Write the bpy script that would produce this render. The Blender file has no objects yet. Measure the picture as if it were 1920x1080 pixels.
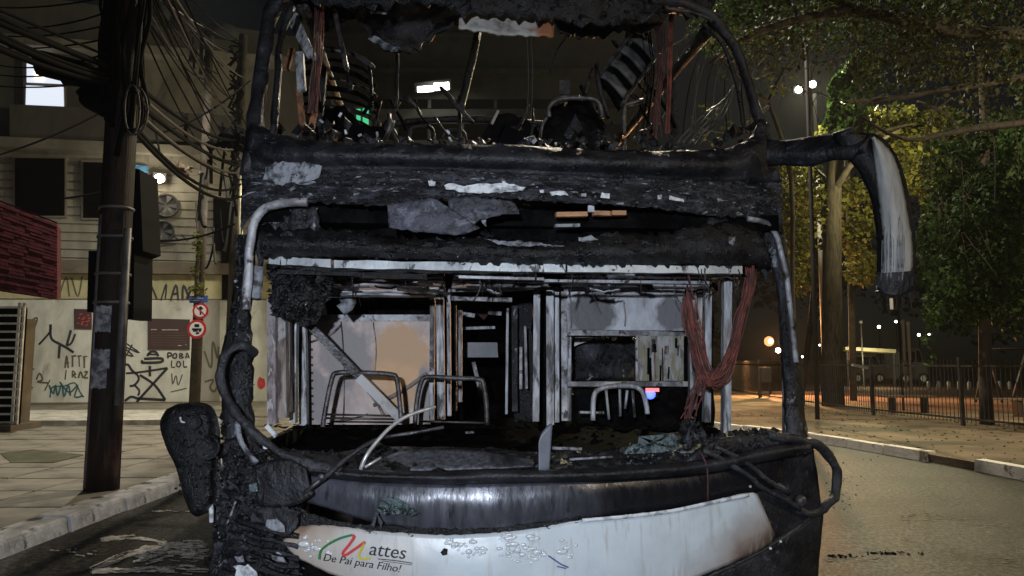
import bpy, math, random
from mathutils import Vector, noise, Matrix
R = math.radians
random.seed(7)
C = bpy.context.scene.collection
S = bpy.context.scene

# ------------------------------------------------------------------ camera, sky, sun, exposure
F = 1387.0                       # focal length in photo pixels (1920 wide)
CAMZ = 1.55
PITCH = math.atan(140 / F)
cd = bpy.data.cameras.new('camera'); cam = bpy.data.objects.new('camera', cd); C.objects.link(cam)
cd.sensor_width = 36; cd.lens = 36 * F / 1920; cd.clip_start = 0.05; cd.clip_end = 2000
cam.location = (0, 0, CAMZ); cam.rotation_euler = (math.pi / 2 + PITCH, 0, 0)
S.camera = cam

w = bpy.data.worlds.new('World'); S.world = w; w.use_nodes = True
wn = w.node_tree.nodes; wl = w.node_tree.links
sky = wn.new('ShaderNodeTexSky'); sky.sky_type = 'NISHITA'; sky.sun_disc = False
sky.sun_elevation = R(24); sky.sun_rotation = R(200)
bg = wn['Background']; bg.inputs['Strength'].default_value = 0.0010
wl.new(sky.outputs[0], bg.inputs['Color'])
sd = bpy.data.lights.new('moon', 'SUN'); so = bpy.data.objects.new('moon', sd); C.objects.link(so)
sd.energy = 0.012; sd.angle = R(0.5); sd.color = (1, .93, .85)
so.rotation_euler = (R(62), 0, R(-20))

S.view_settings.view_transform = 'Standard'; S.view_settings.look = 'None'
S.view_settings.exposure = 0; S.view_settings.gamma = 1; S.view_settings.use_curve_mapping = False
S.cycles.use_denoising = True
S.cycles.max_bounces = 5; S.cycles.diffuse_bounces = 2; S.cycles.glossy_bounces = 3
S.cycles.transmission_bounces = 3; S.cycles.transparent_max_bounces = 6; S.cycles.sample_clamp_indirect = 3

def lamp(name, loc, watts, col, r=.1, kind='POINT', target=None, cone=90, blend=.4):
    d = bpy.data.lights.new(name, kind); o = bpy.data.objects.new(name, d); C.objects.link(o)
    d.energy = watts; d.color = col; d.shadow_soft_size = r; o.location = loc
    if kind == 'SPOT':
        d.spot_size = R(cone); d.spot_blend = blend
        o.rotation_euler = (Vector(target) - Vector(loc)).to_track_quat('-Z', 'Y').to_euler()
    return o
# assumed hand lamp, unseen, which lights the wreck from behind the camera
lamp('assumed_hand_lamp', (-.3, -1.15, 1.9), 720, (.8, .88, 1.0), .05, 'SPOT', (-.75, 3.4, .8), 102, 1.0)

# ------------------------------------------------------------------ pixel -> place helpers (photo pixels, 1920 x 1080)
ct, st = math.cos(PITCH), math.sin(PITCH)
def ray(px, py):
    u = (px - 960) / F; v = (540 - py) / F
    return Vector((u, ct - v * st, st + v * ct))
def at(px, py, d):
    r = ray(px, py); k = d / r.y
    return Vector((r.x * k, d, CAMZ + r.z * k))
def gnd(px, py, z=0):
    r = ray(px, py); k = (z - CAMZ) / r.z
    return Vector((r.x * k, r.y * k, z))
YAW = .10
def Yf(x, z):
    return 3.25 + YAW * x + .17 * x * x + .07 * max(0, min(z, 2.5) - 1.1) + .36 * max(0, z - 2.5)
def B(px, py, off=0):                 # a point on the bus front (off = metres behind it)
    d = 3.4
    for _ in range(14):
        p = at(px, py, d); d = .4 * d + .6 * (Yf(p.x, p.z) + off)
    return at(px, py, d)
def I(px, py, off):                   # a point on a flat cross plane inside the bus
    d = 3.4 + off
    for _ in range(10):
        p = at(px, py, d); d = 3.25 + YAW * p.x + off
    return at(px, py, d)
FA = math.atan2(.42, .906)            # left facade plane
FP = Vector((-11.5, 27.0, 0)); FDIR = Vector((.907, .421, 0)); FN = Vector((.421, -.907, 0))
def Wl(px, py, off=0):                # a point on the graffiti building's front; off>0 towards the camera
    r = ray(px, py); o = Vector((0, 0, CAMZ))
    k = (FP + FN * off - o).dot(FN) / r.dot(FN)
    return o + r * k

# ------------------------------------------------------------------ materials
def mat(name, base=(.5, .5, .5), rough=.6, metal=0., col2=None, scale=6., detail=8., lo=.4, hi=.6, stretch=(1, 1, 1),
        bump=0., bscale=40., spec=.5, emit=None, estr=0., col3=None, scale3=2., lo3=.5, hi3=.62, rvar=0., dist=0.):
    lo3 -= .045; hi3 -= .06
    m = bpy.data.materials.new(name); m.use_nodes = True
    nt = m.node_tree; n = nt.nodes; l = nt.links; b = n['Principled BSDF']
    b.inputs['Roughness'].default_value = rough; b.inputs['Metallic'].default_value = metal
    b.inputs['Specular IOR Level'].default_value = spec
    b.inputs['Base Color'].default_value = (*base, 1)
    tc = n.new('ShaderNodeTexCoord'); mp = n.new('ShaderNodeMapping'); mp.inputs['Scale'].default_value = stretch
    l.new(tc.outputs['Object'], mp.inputs[0])
    def nz(sc, det=8., d=0.):
        t = n.new('ShaderNodeTexNoise'); t.inputs['Scale'].default_value = sc; t.inputs['Detail'].default_value = det
        t.inputs['Roughness'].default_value = .62; t.inputs['Distortion'].default_value = d
        l.new(mp.outputs[0], t.inputs['Vector']); return t
    def ramp(src, a, c):
        r = n.new('ShaderNodeMapRange'); r.inputs['From Min'].default_value = a; r.inputs['From Max'].default_value = c
        l.new(src, r.inputs['Value']); return r.outputs[0]
    def mix(f, a, c2):
        x = n.new('ShaderNodeMix'); x.data_type = 'RGBA'; l.new(f, x.inputs['Factor'])
        if isinstance(a, tuple): x.inputs['A'].default_value = (*a, 1)
        else: l.new(a, x.inputs['A'])
        x.inputs['B'].default_value = (*c2, 1); return x.outputs['Result']
    last = None
    if col2:
        t = nz(scale, detail, dist); last = mix(ramp(t.outputs['Fac'], lo, hi), base, col2)
        if col3:
            t3 = nz(scale3, 10., .6); last = mix(ramp(t3.outputs['Fac'], lo3, hi3), last, col3)
        l.new(last, b.inputs['Base Color'])
        if rvar:
            rr = n.new('ShaderNodeMapRange'); rr.inputs['From Min'].default_value = .3; rr.inputs['From Max'].default_value = .7
            rr.inputs['To Min'].default_value = rough - rvar; rr.inputs['To Max'].default_value = rough + rvar
            tr = nz(scale * 2.3, 6.); l.new(tr.outputs['Fac'], rr.inputs['Value']); l.new(rr.outputs[0], b.inputs['Roughness'])
    if bump:
        t2 = nz(bscale, 6.); bp = n.new('ShaderNodeBump'); bp.inputs['Strength'].default_value = bump; bp.inputs['Distance'].default_value = .02
        l.new(t2.outputs['Fac'], bp.inputs['Height']); l.new(bp.outputs[0], b.inputs['Normal'])
    if emit:
        b.inputs['Emission Color'].default_value = (*emit, 1); b.inputs['Emission Strength'].default_value = estr
    return m

M = {}
M['char'] = mat('char', (.004, .004, .005), .4, 0, (.015, .0155, .019), 9, 12, .46, .66, bump=.6, bscale=95, rvar=.26, col3=(.11, .115, .13), scale3=34, lo3=.69, hi3=.78)
M['char_dark'] = mat('char_dark', (.0028, .0027, .0028), .75, 0, (.011, .0105, .011), 7, 10, .46, .7, bump=.7, bscale=30, rvar=.15, spec=.02)
M['char_ash'] = mat('char_ash', (.007, .007, .009), .42, 0, (.07, .073, .09), 7, 12, .49, .68, (1, 1, .6), bump=1.0, bscale=45, rvar=.26, col3=(.36, .37, .4), scale3=17, lo3=.66, hi3=.73)
M['char_belt'] = mat('char_belt', (.006, .006, .008), .38, 0, (.06, .063, .08), 16, 12, .48, .64, (.6, 1, 2.4), bump=.7, bscale=110, rvar=.26, col3=(.34, .35, .38), scale3=24, lo3=.655, hi3=.72)
M['smooth_char'] = mat('smooth_char', (.005, .005, .0065), .46, 0, (.022, .023, .029), 5, 10, .44, .64, bump=.5, bscale=50, rvar=.2, col3=(.06, .062, .075), scale3=20, lo3=.66, hi3=.76)
M['ash'] = mat('ash', (.27, .285, .32), .75, 0, (.035, .035, .04), 20, 11, .46, .6, bump=.6, bscale=60)
M['flake'] = mat('flake', (.66, .7, .74), .6, 0, (.25, .25, .27), 22, 9, .46, .62, bump=.4, bscale=80)
M['sheet_blue'] = mat('sheet_blue', (.06, .063, .085), .45, .1, (.02, .02, .026), 10, 12, .44, .62, bump=.7, bscale=34, rvar=.16, col3=(.2, .21, .26), scale3=9, lo3=.6, hi3=.74)
M['band'] = mat('band', (.06, .063, .078), .42, .3, (.17, .178, .21), 5, 10, .4, .64, (9, 9, .9), bump=.3, bscale=24, rvar=.16, col3=(.018, .018, .022), scale3=.22, lo3=.53, hi3=.64)
M['alu'] = mat('alu', (.46, .47, .5), .5, .2, (.17, .16, .165), 8, 12, .42, .6, bump=.4, bscale=45, rvar=.15, col3=(.045, .04, .038), scale3=13, lo3=.6, hi3=.68)
M['alu_post'] = mat('alu_post', (.44, .455, .49), .48, .2, (.19, .185, .19), 6, 12, .42, .6, (5, 5, .9), bump=.3, bscale=40, rvar=.15, col3=(.045, .04, .038), scale3=3.2, lo3=.585, hi3=.67)
M['mauve_post'] = mat('mauve_post', (.3, .26, .27), .65, 0, (.12, .095, .095), 9, 12, .44, .6, (4, 4, 1.2), bump=.6, bscale=45, col3=(.42, .4, .4), scale3=9, lo3=.62, hi3=.68)
M['rusty_post'] = mat('rusty_post', (.27, .23, .2), .7, 0, (.06, .045, .04), 6, 12, .45, .57, (4, 4, .9), bump=.5, bscale=40, col3=(.34, .33, .33), scale3=5, lo3=.6, hi3=.67)
M['header'] = mat('header', (.56, .6, .62), .5, .1, (.3, .315, .335), 7, 12, .42, .62, (1, 1, .6), bump=.3, bscale=50, rvar=.12, col3=(.06, .06, .065), scale3=15, lo3=.62, hi3=.67)
M['slat'] = mat('slat', (.5, .5, .53), .5, .15, (.1, .095, .1), 6, 12, .45, .58, (1.2, 3, 9), bump=.3, bscale=40, col3=(.36, .2, .12), scale3=3, lo3=.6, hi3=.7)
M['rust'] = mat('rust', (.3, .13, .06), .8, 0, (.1, .05, .03), 18, 8, bump=.6)
M['orange_slat'] = mat('orange_slat', (.52, .27, .13), .6, 0, (.12, .07, .045), 16, 8, .5, .75, bump=.3)
M['wire'] = mat('wire', (.22, .058, .04), .7, 0, (.04, .016, .015), 14, 6, .4, .65, bump=.4)
M['wire_dark'] = mat('wire_dark', (.09, .032, .028), .7, 0, (.04, .02, .018), 14, 6, .4, .65, bump=.4)
M['tube'] = mat('tube', (.1, .095, .1), .36, .35, (.025, .022, .022), 14, 9, .42, .6, bump=.3, bscale=60)
M['tube_bright'] = mat('tube_bright', (.6, .6, .6), .35, .5, (.22, .21, .2), 14, 8, .5, .75)
M['fin'] = mat('fin', (.11, .12, .15), .4, 0, (.07, .075, .09), 8, 6)
M['glass_shard'] = mat('glass_shard', (.13, .18, .19), .2, 0, (.02, .03, .033), 26, 10, .46, .6, bump=1.0, bscale=70, col3=(.4, .46, .47), scale3=40, lo3=.66, hi3=.72)
M['black'] = mat('black', (.004, .004, .0045), .8, spec=.12)
M['tyre'] = mat('tyre', (.02, .02, .02), .8)
M['rubber'] = mat('rubber', (.022, .022, .026), .42, 0, (.075, .078, .09), 9, 9, .52, .75, bump=.7, bscale=40, rvar=.12)
M['mirror_face'] = mat('mirror_face', (.42, .43, .42), .6, 0, (.22, .22, .215), 5, 9, .4, .7, (9, 9, 1), bump=.2, bscale=30, col3=(.12, .1, .09), scale3=1.2, lo3=.62, hi3=.8)
M['striped'] = mat('striped', (.11, .107, .1), .85, 0, (.04, .037, .034), 10, 6, bump=.3)
M['bulb_blue'] = mat('bulb_blue', emit=(.03, .08, 1), estr=3.5)
M['bulb_red'] = mat('bulb_red', emit=(1, .08, .08), estr=1.2)
M['ink'] = mat('ink', (.02, .02, .025), .5)
M['ink_teal'] = mat('ink_teal', (.03, .1, .11), .6)
M['ink_brown'] = mat('ink_brown', (.09, .08, .05), .7)
M['ink_green'] = mat('ink_green', (.02, .17, .06), .5)
M['ink_red'] = mat('ink_red', (.55, .04, .04), .5)
M['ink_yellow'] = mat('ink_yellow', (.5, .42, .04), .5)
M['ink_white'] = mat('ink_white', (.7, .7, .68), .6)
M['ink_navy'] = mat('ink_navy', (.07, .09, .2), .5)
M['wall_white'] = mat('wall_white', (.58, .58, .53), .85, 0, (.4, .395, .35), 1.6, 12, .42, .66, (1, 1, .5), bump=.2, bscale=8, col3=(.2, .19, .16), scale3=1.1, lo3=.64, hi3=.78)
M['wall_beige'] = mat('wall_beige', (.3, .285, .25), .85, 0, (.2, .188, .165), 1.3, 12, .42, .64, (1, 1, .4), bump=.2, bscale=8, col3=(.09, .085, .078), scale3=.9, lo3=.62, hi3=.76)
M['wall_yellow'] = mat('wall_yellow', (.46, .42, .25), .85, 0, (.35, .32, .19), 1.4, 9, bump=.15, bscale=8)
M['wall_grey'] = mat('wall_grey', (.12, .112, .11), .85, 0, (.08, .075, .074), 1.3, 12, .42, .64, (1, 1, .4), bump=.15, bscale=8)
M['wall_brown'] = mat('wall_brown', (.17, .14, .1), .85, 0, (.11, .09, .07), 1.1, 9, bump=.15, bscale=8)
M['concrete'] = mat('concrete', (.085, .09, .088), .9, 0, (.05, .053, .052), .8, 12, .42, .64, bump=.15, bscale=6, spec=.1)
M['shutter'] = mat('shutter', (.004, .004, .004), 1, spec=0)
M['win_lit'] = mat('win_lit', (.5, .5, .5), .5, emit=(.8, .87, 1), estr=.95)
M['win_glow'] = mat('win_glow', (.5, .5, .5), .5, emit=(1, .85, .62), estr=3)
M['frame'] = mat('frame', (.2, .17, .15), .6)
M['blue_box'] = mat('blue_box', (.08, .25, .5), .5)
M['lamp_warm'] = mat('lamp_warm', emit=(1, .82, .55), estr=22)
M['lamp_white'] = mat('lamp_white', emit=(1, .93, .78), estr=14)
M['lamp_orange'] = mat('lamp_orange', emit=(1, .4, .14), estr=1.5)
M['lamp_green'] = mat('lamp_green', emit=(.04, .75, .3), estr=.75)
M['awning'] = mat('awning', (.125, .026, .032), .5, 0, (.07, .017, .021), 5, 8, bump=.2, spec=.3)
M['grille'] = mat('grille', (.8, .8, .77), .5, 0, (.6, .6, .58), 6, 6)
M['pole'] = mat('pole', (.03, .016, .013), .6, 0, (.012, .009, .009), 4, 10, .42, .62, (3, 3, .4), bump=.6, bscale=20, col3=(.12, .06, .045), scale3=3, lo3=.62, hi3=.76, spec=.25)
M['conduit'] = mat('conduit', (.16, .155, .16), .5, .2, (.1, .09, .09), 5, 8)
M['poster'] = mat('poster', (.4, .4, .44), .7, 0, (.1, .1, .14), 11, 8, .42, .58)
M['cable'] = mat('cable', (.006, .006, .0065), .8, spec=.06)
M['cable_grey'] = mat('cable_grey', (.06, .058, .055), .6)
M['dark_metal'] = mat('dark_metal', (.05, .05, .055), .55, .3)
M['fence'] = mat('fence', (.085, .08, .075), .55, .3, (.05, .045, .04), 6, 6)
M['pale_post'] = mat('pale_post', (.42, .42, .4), .6)
M['wood'] = mat('wood', (.2, .14, .09), .7, 0, (.1, .07, .05), 8, 6, (.4), .6)
M['plaque'] = mat('plaque', (.045, .018, .018), .6)
M['sign_red'] = mat('sign_red', (.5, .03, .04), .45)
M['sign_white'] = mat('sign_white', (.75, .75, .74), .45)
M['sign_blue'] = mat('sign_blue', (.05, .1, .3), .45)
M['asphalt'] = mat('asphalt', (.011, .0105, .01), .62, 0, (.082, .074, .064), 17, 7, .46, .6, bump=.5, bscale=30, rvar=.2, col3=(.016, .015, .014), scale3=.6, lo3=.53, hi3=.68, spec=.3)
M['slab'] = mat('slab', (.32, .29, .23), .7, 0, (.2, .18, .14), 1.6, 10, .35, .65, bump=.35, bscale=30, rvar=.1, col3=(.1, .092, .078), scale3=1.3, lo3=.58, hi3=.72)
M['slab_dark'] = mat('slab_dark', (.11, .11, .06), .85, 0, (.07, .07, .04), 3, 9, bump=.5)
M['joint'] = mat('joint', (.13, .12, .1), .9)
M['kerb'] = mat('kerb', (.66, .66, .66), .8, 0, (.36, .355, .35), 5, 9, .4, .65, bump=.6, bscale=25, col3=(.08, .08, .08), scale3=3, lo3=.6, hi3=.68)
M['kerb_white'] = mat('kerb_white', (.78, .76, .7), .75, 0, (.55, .52, .45), 5, 9, .48, .7, bump=.5, bscale=20, col3=(.2, .18, .14), scale3=3, lo3=.62, hi3=.7)
M['step'] = mat('step', (.72, .69, .6), .75, 0, (.4, .38, .32), 3, 8, bump=.2)
M['dirt'] = mat('dirt', (.2, .155, .095), .9, 0, (.11, .085, .055), 1.0, 11, .4, .66, bump=.9, bscale=14, col3=(.06, .055, .03), scale3=.45, lo3=.54, hi3=.66)
M['court'] = mat('court', (.2, .09, .05), .9, 0, (.1, .05, .03), .5, 9, bump=.4, bscale=8)
M['foam_sheen'] = mat('foam_sheen', (.78, .75, .68), .8, 0, (.3, .29, .26), 14, 8, .42, .6, bump=.6, bscale=60)
M['bark'] = mat('bark', (.06, .05, .037), .9, 0, (.022, .019, .015), 5, 12, .42, .6, (3, 3, .5), bump=1.0, bscale=16)
M['bark_dark'] = mat('bark_dark', (.075, .06, .045), .85, 0, (.04, .033, .025), 4, 10, bump=.8, bscale=14)
M['twig'] = mat('twig', (.085, .072, .055), .9, spec=.2)

def leafmat(name, a, b):
    m = bpy.data.materials.new(name); m.use_nodes = True; n = m.node_tree.nodes; l = m.node_tree.links
    p = n['Principled BSDF']; p.inputs['Roughness'].default_value = .6; p.inputs['Specular IOR Level'].default_value = .2
    g = n.new('ShaderNodeNewGeometry'); x = n.new('ShaderNodeMix'); x.data_type = 'RGBA'
    l.new(g.outputs['Random Per Island'], x.inputs['Factor'])
    x.inputs['A'].default_value = (*a, 1); x.inputs['B'].default_value = (*b, 1)
    l.new(x.outputs['Result'], p.inputs['Base Color'])
    t = n.new('ShaderNodeBsdfTranslucent'); l.new(x.outputs['Result'], t.inputs['Color'])
    ms = n.new('ShaderNodeMixShader'); ms.inputs[0].default_value = .35
    l.new(p.outputs[0], ms.inputs[1]); l.new(t.outputs[0], ms.inputs[2])
    l.new(ms.outputs[0], n['Material Output'].inputs['Surface'])
    return m
M['leaf_yellow'] = leafmat('leaf_yellow', (.16, .155, .03), (.055, .07, .016))
M['leaf_green'] = leafmat('leaf_green', (.065, .12, .03), (.025, .055, .016))
M['leaf_dark'] = leafmat('leaf_dark', (.05, .085, .022), (.015, .032, .009))
M['leaf_olive'] = leafmat('leaf_olive', (.06, .06, .018), (.022, .028, .01))

def bumper_paint():
    m = mat('bumper_paint', (.51, .575, .625), .34, 0, (.43, .485, .53), 3, 10, bump=.06, bscale=12)
    n = m.node_tree.nodes; l = m.node_tree.links; b = n['Principled BSDF']
    src = b.inputs['Base Color'].links[0].from_socket
    tc = n.new('ShaderNodeTexCoord'); sx = n.new('ShaderNodeSeparateXYZ'); l.new(tc.outputs['Object'], sx.inputs[0])
    nz = n.new('ShaderNodeTexNoise'); nz.inputs['Scale'].default_value = 6; nz.inputs['Detail'].default_value = 9
    l.new(tc.outputs['Object'], nz.inputs['Vector'])
    def mask(sock, a, c, amt):
        ad = n.new('ShaderNodeMath'); ad.operation = 'MULTIPLY_ADD'; l.new(nz.outputs['Fac'], ad.inputs[0]); ad.inputs[1].default_value = amt; l.new(sock, ad.inputs[2])
        r = n.new('ShaderNodeMapRange'); r.inputs['From Min'].default_value = a; r.inputs['From Max'].default_value = c; l.new(ad.outputs[0], r.inputs['Value']); return r.outputs[0]
    def mixc(f, A, c):
        x = n.new('ShaderNodeMix'); x.data_type = 'RGBA'; l.new(f, x.inputs['Factor']); l.new(A, x.inputs['A']); x.inputs['B'].default_value = (*c, 1); return x.outputs['Result']
    # scorch blotches of the fire: brown on the ends of the panel
    a = mixc(mask(sx.outputs['X'], .55, -.3, .5), src, (.5, .4, .31))
    tl = n.new('ShaderNodeMath'); tl.operation = 'MULTIPLY_ADD'; l.new(sx.outputs['Z'], tl.inputs[0]); tl.inputs[1].default_value = -3.2; l.new(sx.outputs['X'], tl.inputs[2])
    a = mixc(mask(tl.outputs[0], -2.5, -2.82, .6), a, (.28, .19, .14))
    a = mixc(mask(tl.outputs[0], -2.72, -2.95, .6), a, (.03, .024, .022))
    rr = n.new('ShaderNodeMath'); rr.operation = 'MULTIPLY_ADD'; l.new(sx.outputs['Z'], rr.inputs[0]); rr.inputs[1].default_value = -1.3; l.new(sx.outputs['X'], rr.inputs[2])
    a = mixc(mask(rr.outputs[0], .52, .86, .3), a, (.25, .18, .14))
    a = mixc(mask(rr.outputs[0], .76, .95, .3), a, (.03, .022, .02))
    st_ = n.new('ShaderNodeTexNoise'); st_.inputs['Scale'].default_value = 9; mpp = n.new('ShaderNodeMapping'); mpp.inputs['Scale'].default_value = (5, 5, .4)
    l.new(tc.outputs['Object'], mpp.inputs[0]); l.new(mpp.outputs[0], st_.inputs['Vector'])
    r = n.new('ShaderNodeMapRange'); r.inputs['From Min'].default_value = .55; r.inputs['From Max'].default_value = .85; l.new(st_.outputs['Fac'], r.inputs['Value'])
    a = mixc(r.outputs[0], a, (.36, .35, .33))
    l.new(a, b.inputs['Base Color']); return m
M['bumper_paint'] = bumper_paint()

def burnt_band():
    m = mat('front_band', (.045, .047, .058), .3, .3, (.085, .09, .11), 5, 11, .4, .64, (3.5, 3.5, .7), bump=.08, bscale=20, rvar=.16, col3=(.02, .02, .025), scale3=3, lo3=.64, hi3=.74)
    n = m.node_tree.nodes; l = m.node_tree.links; b = n['Principled BSDF']; src = b.inputs['Base Color'].links[0].from_socket
    tc = n.new('ShaderNodeTexCoord'); sx = n.new('ShaderNodeSeparateXYZ'); l.new(tc.outputs['Object'], sx.inputs[0])
    nz = n.new('ShaderNodeTexNoise'); nz.inputs['Scale'].default_value = 4; nz.inputs['Detail'].default_value = 10; l.new(tc.outputs['Object'], nz.inputs['Vector'])
    for (a, c) in ((.92, 1.12), (-.22, -.62)):      # the fire's soot covers both ends of the strip
        ad = n.new('ShaderNodeMath'); ad.operation = 'MULTIPLY_ADD'; l.new(nz.outputs['Fac'], ad.inputs[0]); ad.inputs[1].default_value = .35; l.new(sx.outputs['X'], ad.inputs[2])
        r = n.new('ShaderNodeMapRange'); r.inputs['From Min'].default_value = a; r.inputs['From Max'].default_value = c; l.new(ad.outputs[0], r.inputs['Value'])
        x = n.new('ShaderNodeMix'); x.data_type = 'RGBA'; l.new(r.outputs[0], x.inputs['Factor']); l.new(src, x.inputs['A']); x.inputs['B'].default_value = (.012, .012, .015, 1); src = x.outputs['Result']
    l.new(src, b.inputs['Base Color']); return m

def stain_panel(name, base, stain, centre, rad, soot=None, scentres=()):
    """sheet with burnt stains of their own shape (object coordinates)"""
    m = mat(name, base, .6, .05, tuple(c * .66 for c in base), 6, 12, .42, .6, (1, 1, .6), bump=.3, bscale=30, col3=(base[0] * .62, base[1] * .5, base[2] * .4), scale3=5, lo3=.6, hi3=.72)
    n = m.node_tree.nodes; l = m.node_tree.links; b = n['Principled BSDF']
    last = b.inputs['Base Color'].links[0].from_socket
    tc = n.new('ShaderNodeTexCoord'); nz = n.new('ShaderNodeTexNoise'); nz.inputs['Scale'].default_value = 7; nz.inputs['Detail'].default_value = 12; nz.inputs['Roughness'].default_value = .7
    l.new(tc.outputs['Object'], nz.inputs['Vector'])
    for (c, rd, col) in [(centre, rad, stain)] + [(c, r_, soot) for c, r_ in scentres]:
        mp = n.new('ShaderNodeMapping'); mp.vector_type = 'POINT'
        mp.inputs['Location'].default_value = tuple(-c[i] / rd[i] for i in range(3)); mp.inputs['Scale'].default_value = tuple(1 / rd[i] for i in range(3))
        l.new(tc.outputs['Object'], mp.inputs[0])
        ln = n.new('ShaderNodeVectorMath'); ln.operation = 'LENGTH'; l.new(mp.outputs[0], ln.inputs[0])
        ad = n.new('ShaderNodeMath'); ad.operation = 'MULTIPLY_ADD'; l.new(nz.outputs['Fac'], ad.inputs[0]); ad.inputs[1].default_value = 1.5; l.new(ln.outputs['Value'], ad.inputs[2])
        r = n.new('ShaderNodeMapRange'); r.inputs['From Min'].default_value = 1.86; r.inputs['From Max'].default_value = 1.58; l.new(ad.outputs[0], r.inputs['Value'])
        x = n.new('ShaderNodeMix'); x.data_type = 'RGBA'; l.new(r.outputs[0], x.inputs['Factor']); l.new(last, x.inputs['A']); x.inputs['B'].default_value = (*col, 1); last = x.outputs['Result']
    l.new(last, b.inputs['Base Color']); return m

# ------------------------------------------------------------------ mesh helpers
ORG = {}                                  # world origin of every thing/part (parts share their thing's origin)
def tag(o, label=None, cat=None, group=None, kind=None):
    if label: o['label'] = label
    if cat: o['category'] = cat
    if group: o['group'] = group
    if kind: o['kind'] = kind
    return o
def empty(name, loc, label=None, cat=None, group=None, kind=None):
    o = bpy.data.objects.new(name, None); C.objects.link(o); o.location = loc; o.empty_display_size = .2
    ORG[o.name] = Vector(loc); return tag(o, label, cat, group, kind)
class MB:
    def __init__(s): s.v = []; s.f = []
    def add(s, vs, fs):
        k = len(s.v); s.v += [Vector(v) for v in vs]; s.f += [tuple(i + k for i in f) for f in fs]; return s
    def hexa(s, p):                        # 8 corners: 0-3 one face, 4-7 the opposite
        return s.add(p, [(3, 2, 1, 0), (4, 5, 6, 7), (0, 1, 5, 4), (1, 2, 6, 5), (2, 3, 7, 6), (3, 0, 4, 7)])
    def box(s, c, d, rz=0):
        c = Vector(c); x, y, z = d[0] / 2, d[1] / 2, d[2] / 2; m = Matrix.Rotation(rz, 3, 'Z')
        return s.hexa([c + m @ Vector(q) for q in ((-x, -y, -z), (x, -y, -z), (x, y, -z), (-x, y, -z), (-x, -y, z), (x, -y, z), (x, y, z), (-x, y, z))])
    def bar(s, a, b, wd, dp=None, up=Vector((0, 1, 0))):   # box beam a->b, wd across the view, dp along up
        a = Vector(a); b = Vector(b); dp = dp or wd; t = (b - a).normalized(); q = t.cross(up)
        if q.length < 1e-4: q = t.cross(Vector((1, 0, 0)))
        q = q.normalized() * wd / 2; r = t.cross(q).normalized() * dp / 2
        return s.hexa([a - q - r, a + q - r, a + q + r, a - q + r, b - q - r, b + q - r, b + q + r, b - q + r])
    def tube(s, pts, r, n=8, jit=0, smooth=3, caps=True):
        pts = spline([Vector(p) for p in pts], smooth) if smooth > 1 and len(pts) > 2 else [Vector(p) for p in pts]
        m = len(pts); k = len(s.v); nrm = None
        for i, p in enumerate(pts):
            t = (pts[min(i + 1, m - 1)] - pts[max(i - 1, 0)])
            t = t.normalized() if t.length > 1e-9 else Vector((0, 0, 1))
            if nrm is None: nrm = t.orthogonal().normalized()
            nrm = (nrm - t * nrm.dot(t)).normalized(); bn = t.cross(nrm)
            rr = r if not isinstance(r, (list, tuple)) else r[0] + (r[1] - r[0]) * i / (m - 1)
            for j in range(n):
                a = 2 * math.pi * j / n; q = p + (nrm * math.cos(a) + bn * math.sin(a)) * rr
                if jit: q += noise.noise_vector(q * 14) * jit
                s.v.append(q)
        for i in range(m - 1):
            for j in range(n):
                a = k + i * n + j; b = k + i * n + (j + 1) % n; s.f.append((a, b, b + n, a + n))
        if caps:
            s.f.append(tuple(k + j for j in range(n))[::-1]); s.f.append(tuple(k + (m - 1) * n + j for j in range(n)))
        return s
    def prism(s, pts, d):                  # polygon extruded by vector d
        n = len(pts); pts = [Vector(p) for p in pts]; d = Vector(d)
        return s.add(pts + [p + d for p in pts], [tuple(range(n)), tuple(range(2 * n - 1, n - 1, -1))] + [(i, n + i, n + (i + 1) % n, (i + 1) % n) for i in range(n)])
    def lathe(s, c, prof, n=16, axis=Vector((0, 0, 1))):
        c = Vector(c); axis = Vector(axis).normalized(); u = axis.orthogonal().normalized(); v = axis.cross(u); k = len(s.v); m = len(prof)
        for (r, h) in prof:
            for j in range(n):
                a = 2 * math.pi * j / n; s.v.append(c + axis * h + (u * math.cos(a) + v * math.sin(a)) * max(r, 1e-4))
        for i in range(m - 1):
            for j in range(n):
                a = k + i * n + j; b = k + i * n + (j + 1) % n; s.f.append((a, b, b + n, a + n))
        s.f.append(tuple(k + j for j in range(n))[::-1]); s.f.append(tuple(k + (m - 1) * n + j for j in range(n)))
        return s
    def lump(s, c, sz, sq=(1, 1, 1)):      # irregular burnt lump, 8 triangles
        c = Vector(c); q = []
        for d in ((1, 0, 0), (0, 1, 0), (-1, 0, 0), (0, -1, 0), (0, 0, 1), (0, 0, -1)):
            q.append(c + Vector([(d[i] * random.uniform(.5, 1.2) + random.uniform(-.35, .35)) * sz * sq[i] for i in range(3)]))
        return s.add(q, [(0, 1, 4), (1, 2, 4), (2, 3, 4), (3, 0, 4), (1, 0, 5), (2, 1, 5), (3, 2, 5), (0, 3, 5)])
    def build(s, name, m, parent=None, smooth=False, label=None, cat=None, group=None, kind=None, org=None):
        if parent is not None: o_ = ORG[parent.name]
        elif org is not None: o_ = Vector(org)
        else: o_ = Vector((0, 0, 0))
        me = bpy.data.meshes.new(name); me.from_pydata([tuple(v - o_) for v in s.v], [], s.f); me.materials.append(M[m] if isinstance(m, str) else m)
        if smooth: me.polygons.foreach_set('use_smooth', [True] * len(me.polygons))
        o = bpy.data.objects.new(name, me); C.objects.link(o)
        if parent is not None: o.parent = parent
        elif org is not None: o.location = org
        ORG[o.name] = o_
        return tag(o, label, cat, group, kind)
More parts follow.
